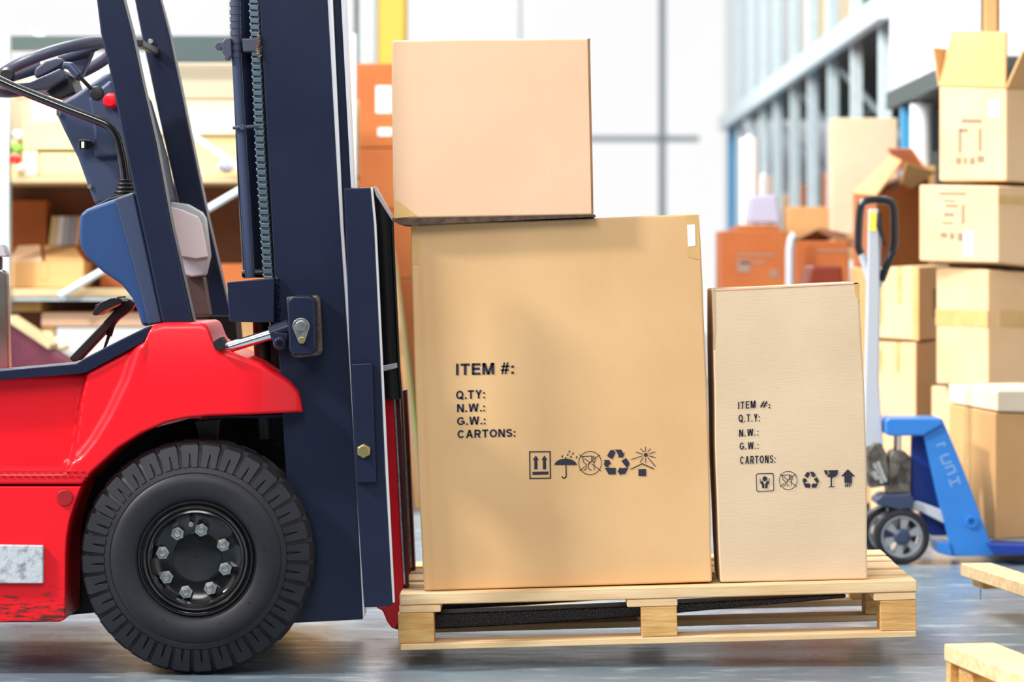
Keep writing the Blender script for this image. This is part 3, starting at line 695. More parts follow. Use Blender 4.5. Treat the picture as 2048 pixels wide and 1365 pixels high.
def text(F, body, rect, parent, t=.19, wd=1.0, off=.0012, gap=.13, skew=0, name='printed_text'):
    (ax, ay), (bx, by) = rect['bl'], rect['br']; h = rect['h']
    quads = []; x = 0
    for ch in body:
        q, w_ = glyph(ch, t, wd); quads += [[(p[0]+x, p[1]) for p in f] for f in q]; x += w_+gap
    x -= gap
    A = F(ax, ay, off); U = F(bx, by, off)-A; T = F(ax, ay-h, off)-A; b = MB()
    for f in quads: b.face([A+U*(p[0]/x)+T*p[1]+U.normalized()*skew*p[1] for p in f])
    return b.build(name, M['ink'], parent)
# big carton
F1 = Face((848,1183), .04, math.radians(-1.85))
C1 = local_thing('cardboard_carton', 'large tan cardboard carton printed ITEM # on the pallet beside the mast', 'carton', F1)
lumpy(F1, [(822,450),(1398,429),(1424,1165),(848,1183)], .70, bulge=.004).build('carton_body', M['card'], C1, bevel=.005, seg=2, angle=60)
pr_ = lambda name, quad, mat, off=.001, F=F1, C=C1, **kw: MB().loops([F(x, y, off) for x, y in quad], [F(x, y, -.001) for x, y in quad]).build(name, mat, C, **kw)
pr_('corner_tape', [(823,449),(836,449),(839,528),(826,530)], M['tape'], label='amber tape over the corner')
pr_('corner_tape', [(1372,431),(1398,430),(1400,520),(1376,515)], M['tape'], off=.0008)
pr_('sticker', [(1374,450),(1390,449),(1391,492),(1376,494)], M['white_paper'], off=.0016, label='torn white sticker')
for x0, x1 in ((836,862),(841,867)):
    MB().loops([F1(x0, 455, .0006), F1(x0+1.6, 455, .0006), F1(x1+1.6, 1178, .0006), F1(x1, 1178, .0006)], [F1(x0, 455, -.001), F1(x0+1.6, 455, -.001), F1(x1+1.6, 1178, -.001), F1(x1, 1178, -.001)]).build('crease_line', M['card'], C1)
text(F1, 'ITEM #:', dict(bl=(912,751), br=(1028,748), h=23), C1)
text(F1, 'Q.TY:', dict(bl=(912,799), br=(970,797), h=17, q=1), C1)
text(F1, 'N.W.:', dict(bl=(914,825), br=(970,823), h=16), C1)
text(F1, 'G.W.:', dict(bl=(914,851), br=(971,849), h=16), C1)
text(F1, 'CARTONS:', dict(bl=(915,877), br=(1031,874), h=16), C1)
k1 = 6.606
def tr1(x, y): return (1020+x/k1, 880+y/k1)
p = Print(F1, tr=tr1); p.line([(260,160),(530,158),(535,508),(265,513)], 16, True)
for cx in (341, 455): p.poly([(cx,208),(cx+40,268),(cx+20,268),(cx+24,392),(cx-20,392),(cx-20,268),(cx-40,268)])
p.poly([(296,424),(508,420),(508,460),(298,466)]); p.done('upright_symbol', C1)
p = Print(F1, tr=tr1)
dome = [(735+150*math.cos(PI-PI*k/20)*1.0, 345-95*math.sin(PI*k/20)) for k in range(21)]
low = []
for i in range(6):
    x1 = 885-i*50; 
    for k in range(1, 7): a = PI*k/6; low.append((x1-25+25*math.cos(a), 345-14*math.sin(a)))
p.poly(dome+low[:-1]); p.poly([(729,232),(744,232),(744,260),(729,260)])
p.line([(740,335),(742,480)], 15); p.arc(714, 478, 28, 0, 160, 13)
for x, y in ((785,157),(763,200),(832,183),(692,220),(805,226),(880,232)): p.disc(x, y, 8, 18, .45, 12)
p.done('umbrella_symbol', C1)
p = Print(F1, tr=tr1)
def food(p, s, ox, oy, wd):
    g = lambda x, y: (ox+(x-1058)*s, oy+(y-308)*s)
    p.ring(ox, oy, 150*s, wd, 154*s)
    p.line([g(918,200), g(955,230)], wd); p.line([g(985,250), g(1060,305)], wd); p.line([g(1080,320), g(1200,410)], wd)
    p.line([g(1185,200), g(1130,245)], wd); p.line([g(920,412), g(995,350)], wd); p.line([g(1030,325), g(1080,285)], wd)
    p.line([g(962,222), g(1080,215), g(1078,280), g(1050,312)], wd); p.line([g(962,222), g(968,290), g(1008,330), g(1012,370), g(1000,395), g(972,402)], wd)
    p.line([g(1050,312), g(1034,335), g(1036,370), g(1050,395), g(1075,402)], wd)
    for x in (1088,1100,1112,1124): p.line([g(x,215), g(x,270)], wd*.6)
    p.line([g(1086,268), g(1095,290), g(1110,300), g(1112,400)], wd); p.line([g(1128,268), g(1122,290), g(1110,300)], wd)
food(p, 1.0, 1058, 308, 9); p.done('food_symbol', C1)
def recycle(p, s, ox, oy):
    g = lambda L_: [(ox+(x-1408)*s, oy+(y-300)*s) for x, y in L_]
    p.poly(g([(1280,215),(1322,145),(1345,134),(1375,142),(1394,172),(1350,258)]))
    p.poly(g([(1368,130),(1470,130),(1496,182),(1517,166),(1492,236),(1415,232),(1438,222),(1412,165),(1395,142)]))
    p.poly(g([(1472,280),(1535,240),(1578,310),(1570,345),(1535,364)]))
    p.poly(g([(1568,360),(1520,452),(1462,458),(1466,482),(1420,416),(1460,356),(1462,376),(1530,372)]))
    p.poly(g([(1250,370),(1398,372),(1398,456),(1305,460)]))
    p.poly(g([(1236,268),(1310,268),(1338,325),(1318,322),(1300,345),(1305,362),(1262,358),(1240,325),(1252,285)]))
p = Print(F1, tr=tr1); recycle(p, 1, 1408, 300); p.done('recycling_symbol', C1)
p = Print(F1, tr=tr1); p.disc(1794, 201, 26)
for a in ((1790,95,1790,160),(1725,118,1768,165),(1855,118,1820,165),(1667,163,1752,190),(1918,160,1835,188),(1600,262,1752,212),(1918,236,1838,213),(1718,296,1762,235),(1793,304,1793,245),(1920,352,1822,238)):
    p.line([a[:2], a[2:]], 9)
p.line([(1597,390),(1745,317),(1898,384)], 13); p.poly([(1696,390),(1796,388),(1798,479),(1698,480)]); p.done('sun_symbol', C1)
# small carton on the right
F2 = Face((1441,1166), .045, math.radians(-1.45))
C2 = local_thing('cardboard_carton', 'narrow pale cardboard carton marked UP at the right end of the pallet', 'carton', F2)
lumpy(F2, [(1426,580),(1718,565),(1735,1160),(1441,1166)], .25, bulge=.005, amp=.0025).build('carton_body', M['card_pale'], C2, bevel=.005, seg=2, angle=60)
pr2 = lambda name, quad, mat, off=.001, **kw: pr_(name, quad, mat, off, F2, C2, **kw)
pr2('top_seam', [(1428,579),(1716,565),(1716,568),(1428,582)], M['card_pink'])
pr2('corner_tape', [(1708,566),(1719,566),(1720,606),(1711,592)], M['tape'])
b = MB(); A = [F2(1424,580,.001), F2(1429,578,.001), F2(1431,660,.001), F2(1428,700,.001)]
b.loops(A, [p_+Vector((-.002,.02,0)) for p_ in A]); b.build('loose_tape', M['tape_gloss'], C2)
text(F2, 'ITEM', dict(bl=(1476,819), br=(1511,816), h=14.5), C2, wd=.62, t=.135)
text(F2, '#', dict(bl=(1519,816), br=(1534,816), h=13.5), C2, t=.17, skew=.003)
text(F2, ':', dict(bl=(1537,817), br=(1540.5,817), h=10), C2, wd=.62, t=.25)
text(F2, 'Q.T.Y:', dict(bl=(1477,845), br=(1520,843), h=15, q=1), C2, wd=.62, t=.135)
text(F2, 'N.W.:', dict(bl=(1478,874), br=(1517,871), h=14), C2, wd=.62, t=.135)
text(F2, 'G.W.:', dict(bl=(1479,900), br=(1517,898), h=14), C2, wd=.62, t=.135)
text(F2, 'CARTONS:', dict(bl=(1480,929), br=(1551,926), h=15.5), C2, wd=.62, t=.135)
k2 = 4.55
def tr2(x, y): return (1420+x/k2, 760+y/k2)
p = Print(F2, tr=tr2)
p.line([(432,856),(568,852),(576,860),(580,1000),(572,1010),(436,1018),(426,1008),(420,868)], 7, True)
p.poly([(478,888),(498,878),(520,888),(520,912),(498,926),(478,914)])
for s_ in (1, -1):
    g = lambda L_: [(498+(x-498)*s_, y) for x, y in L_]
    p.poly(g([(452,900),(457,896),(462,930),(478,918),(494,955),(494,988),(474,988),(472,958),(456,938)]))
p.done('handle_with_care_symbol', C2)
p = Print(F2, tr=tr2); food(p, .54, 712, 917, 5.5); p.done('food_symbol', C2)
p = Print(F2, tr=tr2); recycle(p, .44, 916, 913); p.done('recycling_symbol', C2)
p = Print(F2, tr=tr2)
p.poly([(1036,824),(1072,824),(1066,845),(1082,852),(1058,862),(1064,872),(1050,862)])
p.poly([(1080,824),(1166,822),(1160,860),(1142,882),(1112,890),(1110,968),(1142,975),(1070,978),(1098,968),(1098,890),(1076,884),(1062,874),(1094,850),(1076,840)])
p.done('glass_symbol', C2)
p = Print(F2, tr=tr2); p.poly([(1254,814),(1318,878),(1290,878),(1291,940),(1224,940),(1222,878),(1192,880)]); p.done('arrow_symbol', C2)
text(F2, 'UP', dict(bl=(1420+1228/k2, 760+977/k2), br=(1420+1288/k2, 760+975/k2), h=6.6), C2, wd=.62, t=.135)
# top carton
F3 = Face((788,438), .0, math.radians(-.9))
C3 = local_thing('cardboard_carton', 'blank pinkish cardboard carton resting on top of the large printed carton', 'carton', F3)
lumpy(F3, [(784,80),(1179,76),(1186,431),(788,438)], .50, bulge=.002, amp=.002).build('carton_body', M['card_pink'], C3, bevel=.006, seg=2, angle=60)
pr3 = lambda name, quad, mat, off=.001, **kw: pr_(name, quad, mat, off, F3, C3, **kw)
pr3('side_seam', [(1175,78),(1180,77),(1187,428),(1183,431)], M['card_side'], off=.0006, label='dark open seam on the right edge')
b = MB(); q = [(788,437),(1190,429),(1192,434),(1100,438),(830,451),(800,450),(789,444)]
b.loops([F3(x, y, .0) for x, y in q], [F3(x, y, -.45) for x, y in q]); b.build('crushed_flap', M['card_dark'], C3, bevel=.001, label='crushed bottom flap with the gap shadow painted in')
pr3('corner_tape', [(788,400),(800,404),(834,432),(790,437)], M['tape'], off=.0008)
# ------------------------------------------------------------------ loose pallets at the right edge
def loose_pallet(label, px, py, D, u, bw, top=.144, seed=1):
    # near-left end corner of the deck at a photo point; boards run along u; the rest lies outside the frame
    c = W(px, py, D+CAMY); u = Vector((u[0], u[1], 0)).normalized(); v = Vector((-u.y, u.x, 0))
    if v.x < 0: v = -v
    t = thing('wooden_pallet', label, 'pallet', (c.x, c.y, 0)); z = c.z
    def bd(name, a, la, b0, wb, z0, z1, mat):
        o = Vector((c.x, c.y, 0))
        q = [o+u*a+v*b0, o+u*(a+la)+v*b0, o+u*(a+la)+v*(b0+wb), o+u*a+v*(b0+wb)]
        MB().loops([p+Vector((0,0,z0)) for p in q], [p+Vector((0,0,z1)) for p in q]).build(name, mat, t, bevel=.003, seg=1)
    return t, z, bd
t, z, bd = loose_pallet('pale pallet corner on the floor below the blue pallet jack', 1921, 1127, 8.66, (.155,-.988), .1)
bd('deck_board', 0, 1.2, 0, .085, z-.034, z, M['wood'])
for k in range(1, 4): bd('deck_board', 0, 1.2, .26+(k-1)*.2, .1, z-.034, z, M['wood'])
bd('stringer_board', .04, .10, .02, .9, z-.056, z-.0345, M['wood_end'])
bd('block', .45, .14, .30, .10, 0, z-.0345, M['wood_end']); bd('block', 1.05, .14, .02, .10, 0, z-.0345, M['wood_end']); bd('block', .04, .10, .80, .10, 0, z-.057, M['wood_end'])
b = MB(); q = W(1961, 1178, 1.1); b.tube([q, q-Vector((0,0,.03))], .002, 8); b.build('nail', M['steel'], t)
t, z, bd = loose_pallet('pale pallet corner nearest the viewer at the bottom right', 1888, 1288, 6.82, (.160,-.987), .12)
bd('deck_board', 0, 1.0, 0, .11, z-.036, z, M['wood'])
for k in range(1, 4): bd('deck_board', 0, 1.0, .26+(k-1)*.2, .1, z-.036, z, M['wood'])
bd('block', .004, .03, .003, .1, 0, z-.0365, M['wood_end'])
bd('block', .036, .10, .02, .09, .023, z-.0365, M['wood_end']); bd('bottom_board', .034, .9, .01, .1, 0, .0225, M['wood'])
# ------------------------------------------------------------------ blue pallet jack
YJ = 2.55
PJ = thing('pallet_jack', 'blue hand pallet jack with grey handle shaft behind the narrow carton', 'pallet jack', (W(1830,0,YJ).x, YJ, 0))
def J(name, pts, y0, y1, mat, parent=PJ, bevel=.004, **kw): return P(name, pts, y0, y1, mat, parent, bevel, **kw)
J('side_plate', [(1843,850),(1850,842),(1885,839),(1916,912),(1950,1000),(1978,1078),(1994,1112),(1906,1114),(1898,1081),(1870,975)], YJ, YJ+.03, M['blue'], label='bright blue sloping side plate with faded lettering')
J('head', [(1771,842),(1778,837),(1884,837),(1886,850),(1846,872),(1778,873),(1771,867)], YJ-.02, YJ+.17, M['blue'], bevel=.010)
J('inner_panel', [(1824,873),(1850,873),(1900,1020),(1897,1072),(1862,1072),(1822,990)], YJ+.08, YJ+.12, M['blue_dark'])
J('foot', [(1870,1084),(1900,1086),(1906,1114),(1874,1106)], YJ-.01, YJ+.14, M['blue'])
J('side_plate', [(1843,850),(1862,839),(1895,1000),(1920,1108),(1906,1110),(1870,975)], YJ+.20, YJ+.23, M['blue_dark'])
J('fork_arm', [(1978,1089),(2060,1092),(2700,1104),(2700,1118),(2060,1112),(1990,1110)], YJ-.06, YJ+.09, M['blue_dark'])
J('fork_arm', [(1978,1089),(2060,1092),(2700,1104),(2700,1118),(2060,1112),(1990,1110)], YJ+.20, YJ+.35, M['blue_dark'])
b = MB(); b.lathe(W(1942,1044,YJ), [(0,.01),(S(6,YJ),.01),(S(7,YJ),-.012),(S(12,YJ),-.012),(S(13,YJ),.004),(S(13,YJ),.02)], 28); b.build('axle_boss', M['blue'], PJ)
FJ = Face((1843, 1112), YJ, 0); FJ_obj = PJ
b = MB(); b.tube([W(1795,870,YJ+.07), W(1795,905,YJ+.07)], S(8,YJ), 20); b.build('piston', M['chrome'], PJ)
grime = pmat('grimy pump casting', (.05,.045,.04), .4, .5, col2=(.22,.20,.17), nscale=30, bump=.5, bscale=60)
J('pump_body', [(1778,915),(1786,902),(1808,902),(1822,915),(1822,988),(1776,988)], YJ+.02, YJ+.14, grime, bevel=.006)
J('pump_arm', [(1734,905),(1745,888),(1762,886),(1772,905),(1778,940),(1776,972),(1740,978),(1732,950)], YJ+.01, YJ+.12, grime, bevel=.008)
b = MB(); b.tube([W(1752,925,YJ), W(1768,965,YJ)], S(9,YJ), 16); b.build('valve', M['steel'], PJ)
b = MB(); b.tube([W(1744,944,YJ-.01), W(1756,958,YJ-.01)], S(5,YJ), 12); b.build('pedal', M['steel'], PJ)
J('wheel_yoke', [(1753,1000),(1764,990),(1822,989),(1829,1000),(1826,1018),(1800,1022),(1768,1014),(1752,1010)], YJ-.02, YJ+.14, M['navy_plastic'], bevel=.006)
J('tie_link', [(1800,1006),(1838,1004),(1888,1022),(1892,1050),(1840,1024),(1806,1020)], YJ+.01, YJ+.05, M['silver_paint'])
J('wheel_arm', [(1772,1016),(1800,1018),(1812,1084),(1796,1084)], YJ+.04, YJ+.06, M['steel'])
def jwheel(px, py, y, label=None):
    c = W(px, py, y); R = S(56, y); c.z = R; b = MB()
    b.lathe(c, [(R*.74,.0),(R*.82,-.006),(R*.96,-.004),(R,.008),(R,.042),(R*.96,.05),(R*.74,.05)], 56, closed=True)
    w_ = b.build('steer_wheel', M['rubber'], PJ, label=label)
    b = MB(); b.lathe(c, [(R*.76,.0),(R*.70,-.002),(R*.66,.004),(R*.66,.045),(R*.76,.05)], 48, closed=True)
    for k in range(6):
        a = 2*PI*k/6+.35; e = Vector((math.cos(a),0,math.sin(a))); t_ = Vector((-e.z,0,e.x))
        A = [c+e*R*.26+t_*R*.08, c+e*R*.26-t_*R*.08, c+e*R*.70-t_*R*.17, c+e*R*.70+t_*R*.17]
        b.loops([p+Vector((0,.004,0)) for p in A], [p+Vector((0,.04,0)) for p in A])
    b.build('wheel_hub', M['hub_grey'], w_)
    b = MB(); b.lathe(c, [(0,-.006),(R*.2,-.005),(R*.3,.002),(R*.3,.045),(0,.045)], 32); b.build('hub_cap', M['navy_plastic'], w_)
jwheel(1804, 1084, YJ-.02); jwheel(1779, 1079, YJ+.13)
b = MB()
def xs_(pts, y0, y1): b.prism(pts, y0, y1)
xs_([(1738,418),(1757,418),(1760,600),(1757,760),(1767,895),(1728,895),(1731,760),(1735,600)], YJ+.02, YJ+.07)
b.build('handle_shaft', M['silver_paint'], PJ, bevel=.004, label='silver grey tapered handle shaft')
J('shaft_side', [(1750,430),(1763,470),(1761,600),(1758,760),(1766,895),(1750,895)], YJ+.045, YJ+.09, M['silver_paint'])
J('warning_label', [(1739,424),(1753,424),(1753,463),(1738,463)], YJ+.018, YJ+.0215, pmat('yellow label', (.9,.8,.1), .5), bevel=0)
y = YJ+.05
loop = [(1762,562),(1778,520),(1788,492),(1789,450),(1787,415),(1778,403),(1752,400),(1728,404),(1721,418),(1718,450),(1717,492),(1722,508)]
b = MB(); b.tube(smooth_path([W(a, c, y) for a, c in loop], 5), S(8,y), 16); HG = b.build('handle_grip', M['black_gloss'], PJ, label='black hand grip loop')
b = MB(); b.tube([W(1722,506,y), W(1738,555,y), W(1742,580,y)], S(7,y), 16); b.tube([W(1764,558,y), W(1754,578,y), W(1748,590,y)], S(6,y), 16); b.build('handle_tube', M['silver_paint'], PJ)
b = MB(); b.tube([W(1757,428,y-.02), W(1758,452,y-.03), W(1766,478,y-.03), W(1770,492,y-.03)], [S(7,y),S(6,y),S(3,y),S(3,y)], 12); b.build('release_lever', M['black'], PJ)
# faded lettering on the jack side plate: pale worn strokes running down the slope
b = MB()
dx, dy = 34, 92; L_ = math.hypot(dx, dy); ux, uy = dx/L_, dy/L_; nx, ny = -uy, ux
def jl(s0, t0, s1, t1, wd=3):
    ox, oy = 1873, 892
    a = (ox+ux*s0-nx*t0, oy+uy*s0-ny*t0); c = (ox+ux*s1-nx*t1, oy+uy*s1-ny*t1)
    px_, py_ = c[0]-a[0], c[1]-a[1]; l = math.hypot(px_, py_); qx, qy = -py_/l*wd/2, px_/l*wd/2
    A = [W(a[0]+qx, a[1]+qy, YJ-.001), W(c[0]+qx, c[1]+qy, YJ-.001), W(c[0]-qx, c[1]-qy, YJ-.001), W(a[0]-qx, a[1]-qy, YJ-.001)]
    b.loops(A, [Vector((p.x, YJ+.002, p.z)) for p in A])
for i, sh in enumerate((((0,0,0,20),(0,20,6,14)), ((0,0,16,0),(16,0,16,18),(0,0,0,18)), ((0,0,0,18),(0,18,14,18),(14,18,14,0)), ((0,0,16,0),(8,0,8,18),(0,18,16,18)))):
    b = MB()
    for s0, t0, s1, t1 in sh: jl(s0+i*24, t0, s1+i*24, t1)
    b.build('faded_letter', M['decal'], PJ)
# ------------------------------------------------------------------ cartons: corner cartons seen on two faces
def corner_carton(label, L, C, R, yL, yC, yR, mat='card_amber', open_top=False, name='cardboard_carton', cat='carton', group=None, tapes=(), prints=(), white=()):
    """L, C, R: (px, py_top, py_bottom) of the left, near and right vertical edges, standing at depths yL, yC, yR"""
    T = [W(L[0], L[1], yL), W(C[0], C[1], yC), W(R[0], R[1], yR)]; B = [W(L[0], L[2], yL), W(C[0], C[2], yC), W(R[0], R[2], yR)]
    T.append(T[0]+T[2]-T[1]); B.append(B[0]+B[2]-B[1])
    ctr = (B[0]+B[2])/2
    t = thing(name, label, cat, (ctr.x, ctr.y, min(p.z for p in B)), group=group)
    MB().loops(B, T).build('carton_body', M[mat], t, bevel=.006)
    def on(face, u0, u1, v0, v1, off=.002):
        a, c = (0, 1) if face == 'l' else (1, 2)
        nrm_ = (B[c]-B[a]).cross(Vector((0,0,1))).normalized()
        f = lambda u, v: (B[a]*(1-u)+B[c]*u)*(1-v)+(T[a]*(1-u)+T[c]*u)*v
        Q = [f(u0,v0), f(u1,v0), f(u1,v1), f(u0,v1)]
        return [q+nrm_*off for q in Q], [q-nrm_*.004 for q in Q]
    for a in tapes: MB().loops(*on(*a)).build('tape_strip', M['tape'], t)
    for a in white: MB().loops(*on(*a, off=.003)).build('sticker', M['white_paper'], t)
    if prints:
        b = MB()
        for a in prints: b.loops(*on(*a, off=.0025))
        b.build('printed_marks', M['ink_faint'], t)
    t['_'] = 0; del t['_']
    return t, T, B
def flat_carton(label, x0, x1, yt, yb, y, d, mat='card_amber', name='cardboard_carton', cat='carton', group=None, skew=0, marks=(), white=(), tape=()):
    A = [W(x0+skew, yt, y), W(x1+skew, yt, y), W(x1, yb, y), W(x0, yb, y)]
    if not (marks or white or tape):
        return MB().loops(A, [p+Vector((0,d,0)) for p in A]).build(name, M[mat], None, bevel=.006, label=label, cat=cat, group=group)
    t = thing(name, label, cat, ((A[3].x+A[2].x)/2, y+d/2, A[3].z), group=group)
    MB().loops(A, [p+Vector((0,d,0)) for p in A]).build('carton_body', M[mat], t, bevel=.006)
    for lst, nm, mt in ((marks,'printed_marks','ink_faint'),(white,'sticker','white_paper'),(tape,'tape_strip','tape')):
        for q in lst:
            Q = [W(q[0], q[1], y-.002), W(q[2], q[1], y-.002), W(q[2], q[3], y-.002), W(q[0], q[3], y-.002)]
            MB().loops(Q, [p+Vector((0,.004,0)) for p in Q]).build(nm, M[mt], t)
    return t
def open_flap(t, A, mat='card_amber'):
    nrm_ = (A[1]-A[0]).cross(A[2]-A[0]).normalized()*.004
    MB().loops([p+nrm_ for p in A], [p-nrm_ for p in A]).build('flap', M[mat], t)
# carton on the jack
Yk = YJ+.0
corner_carton('cream carton with a loose lid standing on the blue jack forks', (1898,808,1059.3), (1990,826,1081), (2140,830,1072.5), Yk+.46, Yk+.05, Yk+.20, 'card_amber', tapes=(('r',.42,.52,0,1),('l',.40,.47,.0,1)))
t, T, B = corner_carton('flat cream carton lid lying on the carton on the jack', (1897,768,806), (1994,782,824), (2146,780,828), Yk+.46, Yk+.045, Yk+.20, 'card_cream')
# pile at the right
yP = 3.35
corner_carton('tall taped carton leaning at the base of the right pile', (1872,534,768), (1976,540,770), (2120,548,778), yP+.25, yP, yP+.16, 'card_pile', tapes=(('l',0,1,.50,.64),('r',.15,.55,.52,.66)))
t, T, B = corner_carton('printed carton with white sticker, second from the top of the right pile', (1838,370,522), (1996,372,526), (2125,376,540), yP+.22, yP-.04, yP+.12, 'card_pile',
    tapes=(('r',.0,.5,.78,.88),), white=(('l',.58,.70,.08,.40),), prints=(('l',.26,.60,.88,.91),('l',.32,.46,.79,.81),('l',.34,.50,.72,.75),('l',.32,.45,.60,.64),('l',.55,.58,.5,.75),('l',.30,.44,.50,.52),('l',.28,.36,.32,.38),('l',.40,.45,.30,.38),('l',.50,.56,.28,.38)))
t, T, B = corner_carton('tall open carton with raised flaps on top of the right pile', (1878,172,362), (2012,176,362), (2130,180,372), yP+.22, yP-.02, yP+.14, 'card_pile',
    white=(('l',.76,.90,.68,.86),), prints=(('l',.34,.64,.62,.66),('l',.30,.34,.30,.56),('l',.60,.64,.32,.56),('l',.32,.44,.52,.56),('l',.26,.34,.18,.25),('l',.38,.42,.18,.25),('l',.47,.54,.18,.25),('l',.58,.68,.20,.27)))
open_flap(t, [T[0], T[1], T[1]+Vector((.01,.05,.19)), T[0]+Vector((.05,.04,.19))])
open_flap(t, [T[1], T[2], T[2]+Vector((.06,-.02,.13)), T[1]+Vector((.05,-.03,.12))])
open_flap(t, [T[0], T[3], T[3]+Vector((-.04,0,.12)), T[0]+Vector((-.02,0,.13))])
corner_carton('small taped carton between the jack handle and the right pile', (1752,536,676), (1838,534,682), (1900,530,676), yP+.62, yP+.45, yP+.80, 'card_pile', tapes=(('l',.5,.60,.5,1),('l',.08,.16,.2,.9),('l',.86,1.0,0,1)), prints=(('r',.45,.85,.3,.7),))
corner_carton('carton beneath the small taped carton, behind the jack handle', (1752,684,830), (1832,686,838), (1905,680,830), yP+.62, yP+.45, yP+.80, 'card_pile', tapes=(('l',.5,.60,.6,1),('l',.08,.16,.6,.9)))
corner_carton('carton on the floor behind the jack head', (1740,832,1046), (1836,842,1060), (1905,836,1050), yP+.62, yP+.45, yP+.80, 'card_pile')
corner_carton('carton on the floor under the right pile', (1862,772,1040), (1965,778,1052), (2130,785,1056), yP+.34, yP+.10, yP+.30, 'card_pile')
# open carton with spread flaps
yO = 4.55
t, T, B = corner_carton('open brown carton with spread flaps behind the jack handle', (1706,388,532), (1752,392,538), (1858,350,530), yO+.40, yO, yO+.25, 'card_orange')
open_flap(t, [T[0], T[1], W(1804,322,yO+.15), W(1782,312,yO+.5)], 'card_amber')
open_flap(t, [T[1]+Vector((.1,.2,0)), T[2], W(1870,344,yO+.1), W(1812,326,yO)], 'card_amber')
open_flap(t, [T[2], T[3], T[3]+Vector((-.06,.05,.1)), T[2]+Vector((-.06,.05,.1))], 'card_orange')
b = MB(); A = [W(1756,396,yO-.012), W(1803,330,yO-.01), W(1820,420,yO-.01), W(1790,440,yO-.01)]
b = MB(); A = [T[1]+Vector((.01,.004,.001)), T[2]+Vector((-.01,-.02,.001)), T[3]+Vector((0,-.03,.001)), T[0]+Vector((.02,0,.001))]
b.face(A); b.build('interior_shade', M['card_side'], t)  # dark sheet on the solid carton, painting the shade inside it
corner_carton('tall brown carton under the open carton with spread flaps', (1700,534,1000), (1745,540,1010), (1860,532,1000), yO+.40, yO, yO+.25, 'card_amber')
# orange cartons, bins and trolley in the middle distance
def support(label, x0, x1, yt, y, d, mat='card_orange'):
    A = W(x0, yt, y); C_ = W(x1, yt, y)
    return MB().box(A.x, C_.x, y, y+d, 0, A.z).build('cardboard_carton', M[mat], None, bevel=.006, label=label, cat='carton')
Yo = 6.0
flat_carton('orange brown carton with faint printing under the lilac bin', 1442, 1574, 462, 648, Yo, .4, 'card_orange', marks=((1475,508,1550,512),(1475,520,1500,545),(1540,540,1556,555),(1480,524,1530,528)))
support('lower orange brown carton carrying the faintly printed one', 1442, 1574, 649, Yo, .4)
A = [(1498,392),(1553,390),(1562,450),(1492,450)]
MB().prism([(1502,392),(1553,390),(1562,447),(1494,447)], Yo+.1, Yo+.3).build('bin', M['lilac'], None, bevel=.01, label='lilac grey bin on the orange brown carton', cat='bin')
flat_carton('wide orange carton behind the trolley', 1578, 1712, 414, 600, Yo+.6, .4, 'card_amber')
support('carton beneath the wide orange carton', 1578, 1712, 601, Yo+.6, .4)
t = flat_carton('orange carton on the trolley with dark open flaps', 1592, 1697, 482, 640, Yo-.5, .36, 'card_orange', marks=((1632,500,1700,504),))
open_flap(t, [W(1588,482,Yo-.5), W(1640,456,Yo-.42), W(1700,470,Yo-.3), W(1640,484,Yo-.3)], 'card_side')
open_flap(t, [W(1640,456,Yo-.42), W(1712,480,Yo-.5), W(1708,500,Yo-.5), W(1636,462,Yo-.44)], 'brown_dark')
MB().prism([(1622,532),(1684,532),(1695,640),(1600,640)], Yo-1.1, Yo-.75).build('storage_bin', pmat('dark red plastic', (.16,.02,.006), .4), None, bevel=.012, label='dark red bin standing in front of the trolley carton', cat='bin')
MB().prism([(1600,641),(1695,641),(1695,1013.8),(1600,1013.8)], Yo-1.1, Yo-.75).build('cardboard_carton', M['card_orange'], None, bevel=.01, label='carton under the dark red bin', cat='carton')
TR = thing('trolley', 'silver framed trolley holding an orange carton', 'trolley', (W(1640,0,Yo-.6).x, Yo-.4, 0))
b = MB(); b.tube([W(1580,900,Yo-.6), W(1580,500,Yo-.6), W(1583,478,Yo-.6), W(1590,470,Yo-.6)], S(9,Yo-.6), 14); b.build('push_rail', M['silver_paint'], TR)
b = MB(); b.tube([W(1706,900,Yo-.6), W(1706,520,Yo-.6)], S(8,Yo-.6), 14); b.build('push_rail', M['silver_paint'], TR)
z0 = W(0,642,Yo-.5).z
b = MB(); a_, c_ = W(1575,0,Yo-.6).x, W(1712,0,Yo-.6).x; b.box(a_, c_, Yo-.59, Yo-.1, z0-.03, z0-.001); b.build('trolley_deck', M['silver_paint'], TR)
b = MB(); b.box(a_, c_, Yo-.59, Yo-.1, .10, .13)
for xx in (a_+.04, c_-.04):
    for yy in (Yo-.55, Yo-.15): b.cyl((xx, yy, .05), .05, -.012, .012, 20); b.box(xx-.01, xx+.01, yy-.01, yy+.01, .05, z0-.02)
b.build('trolley_base', M['silver_paint'], TR)
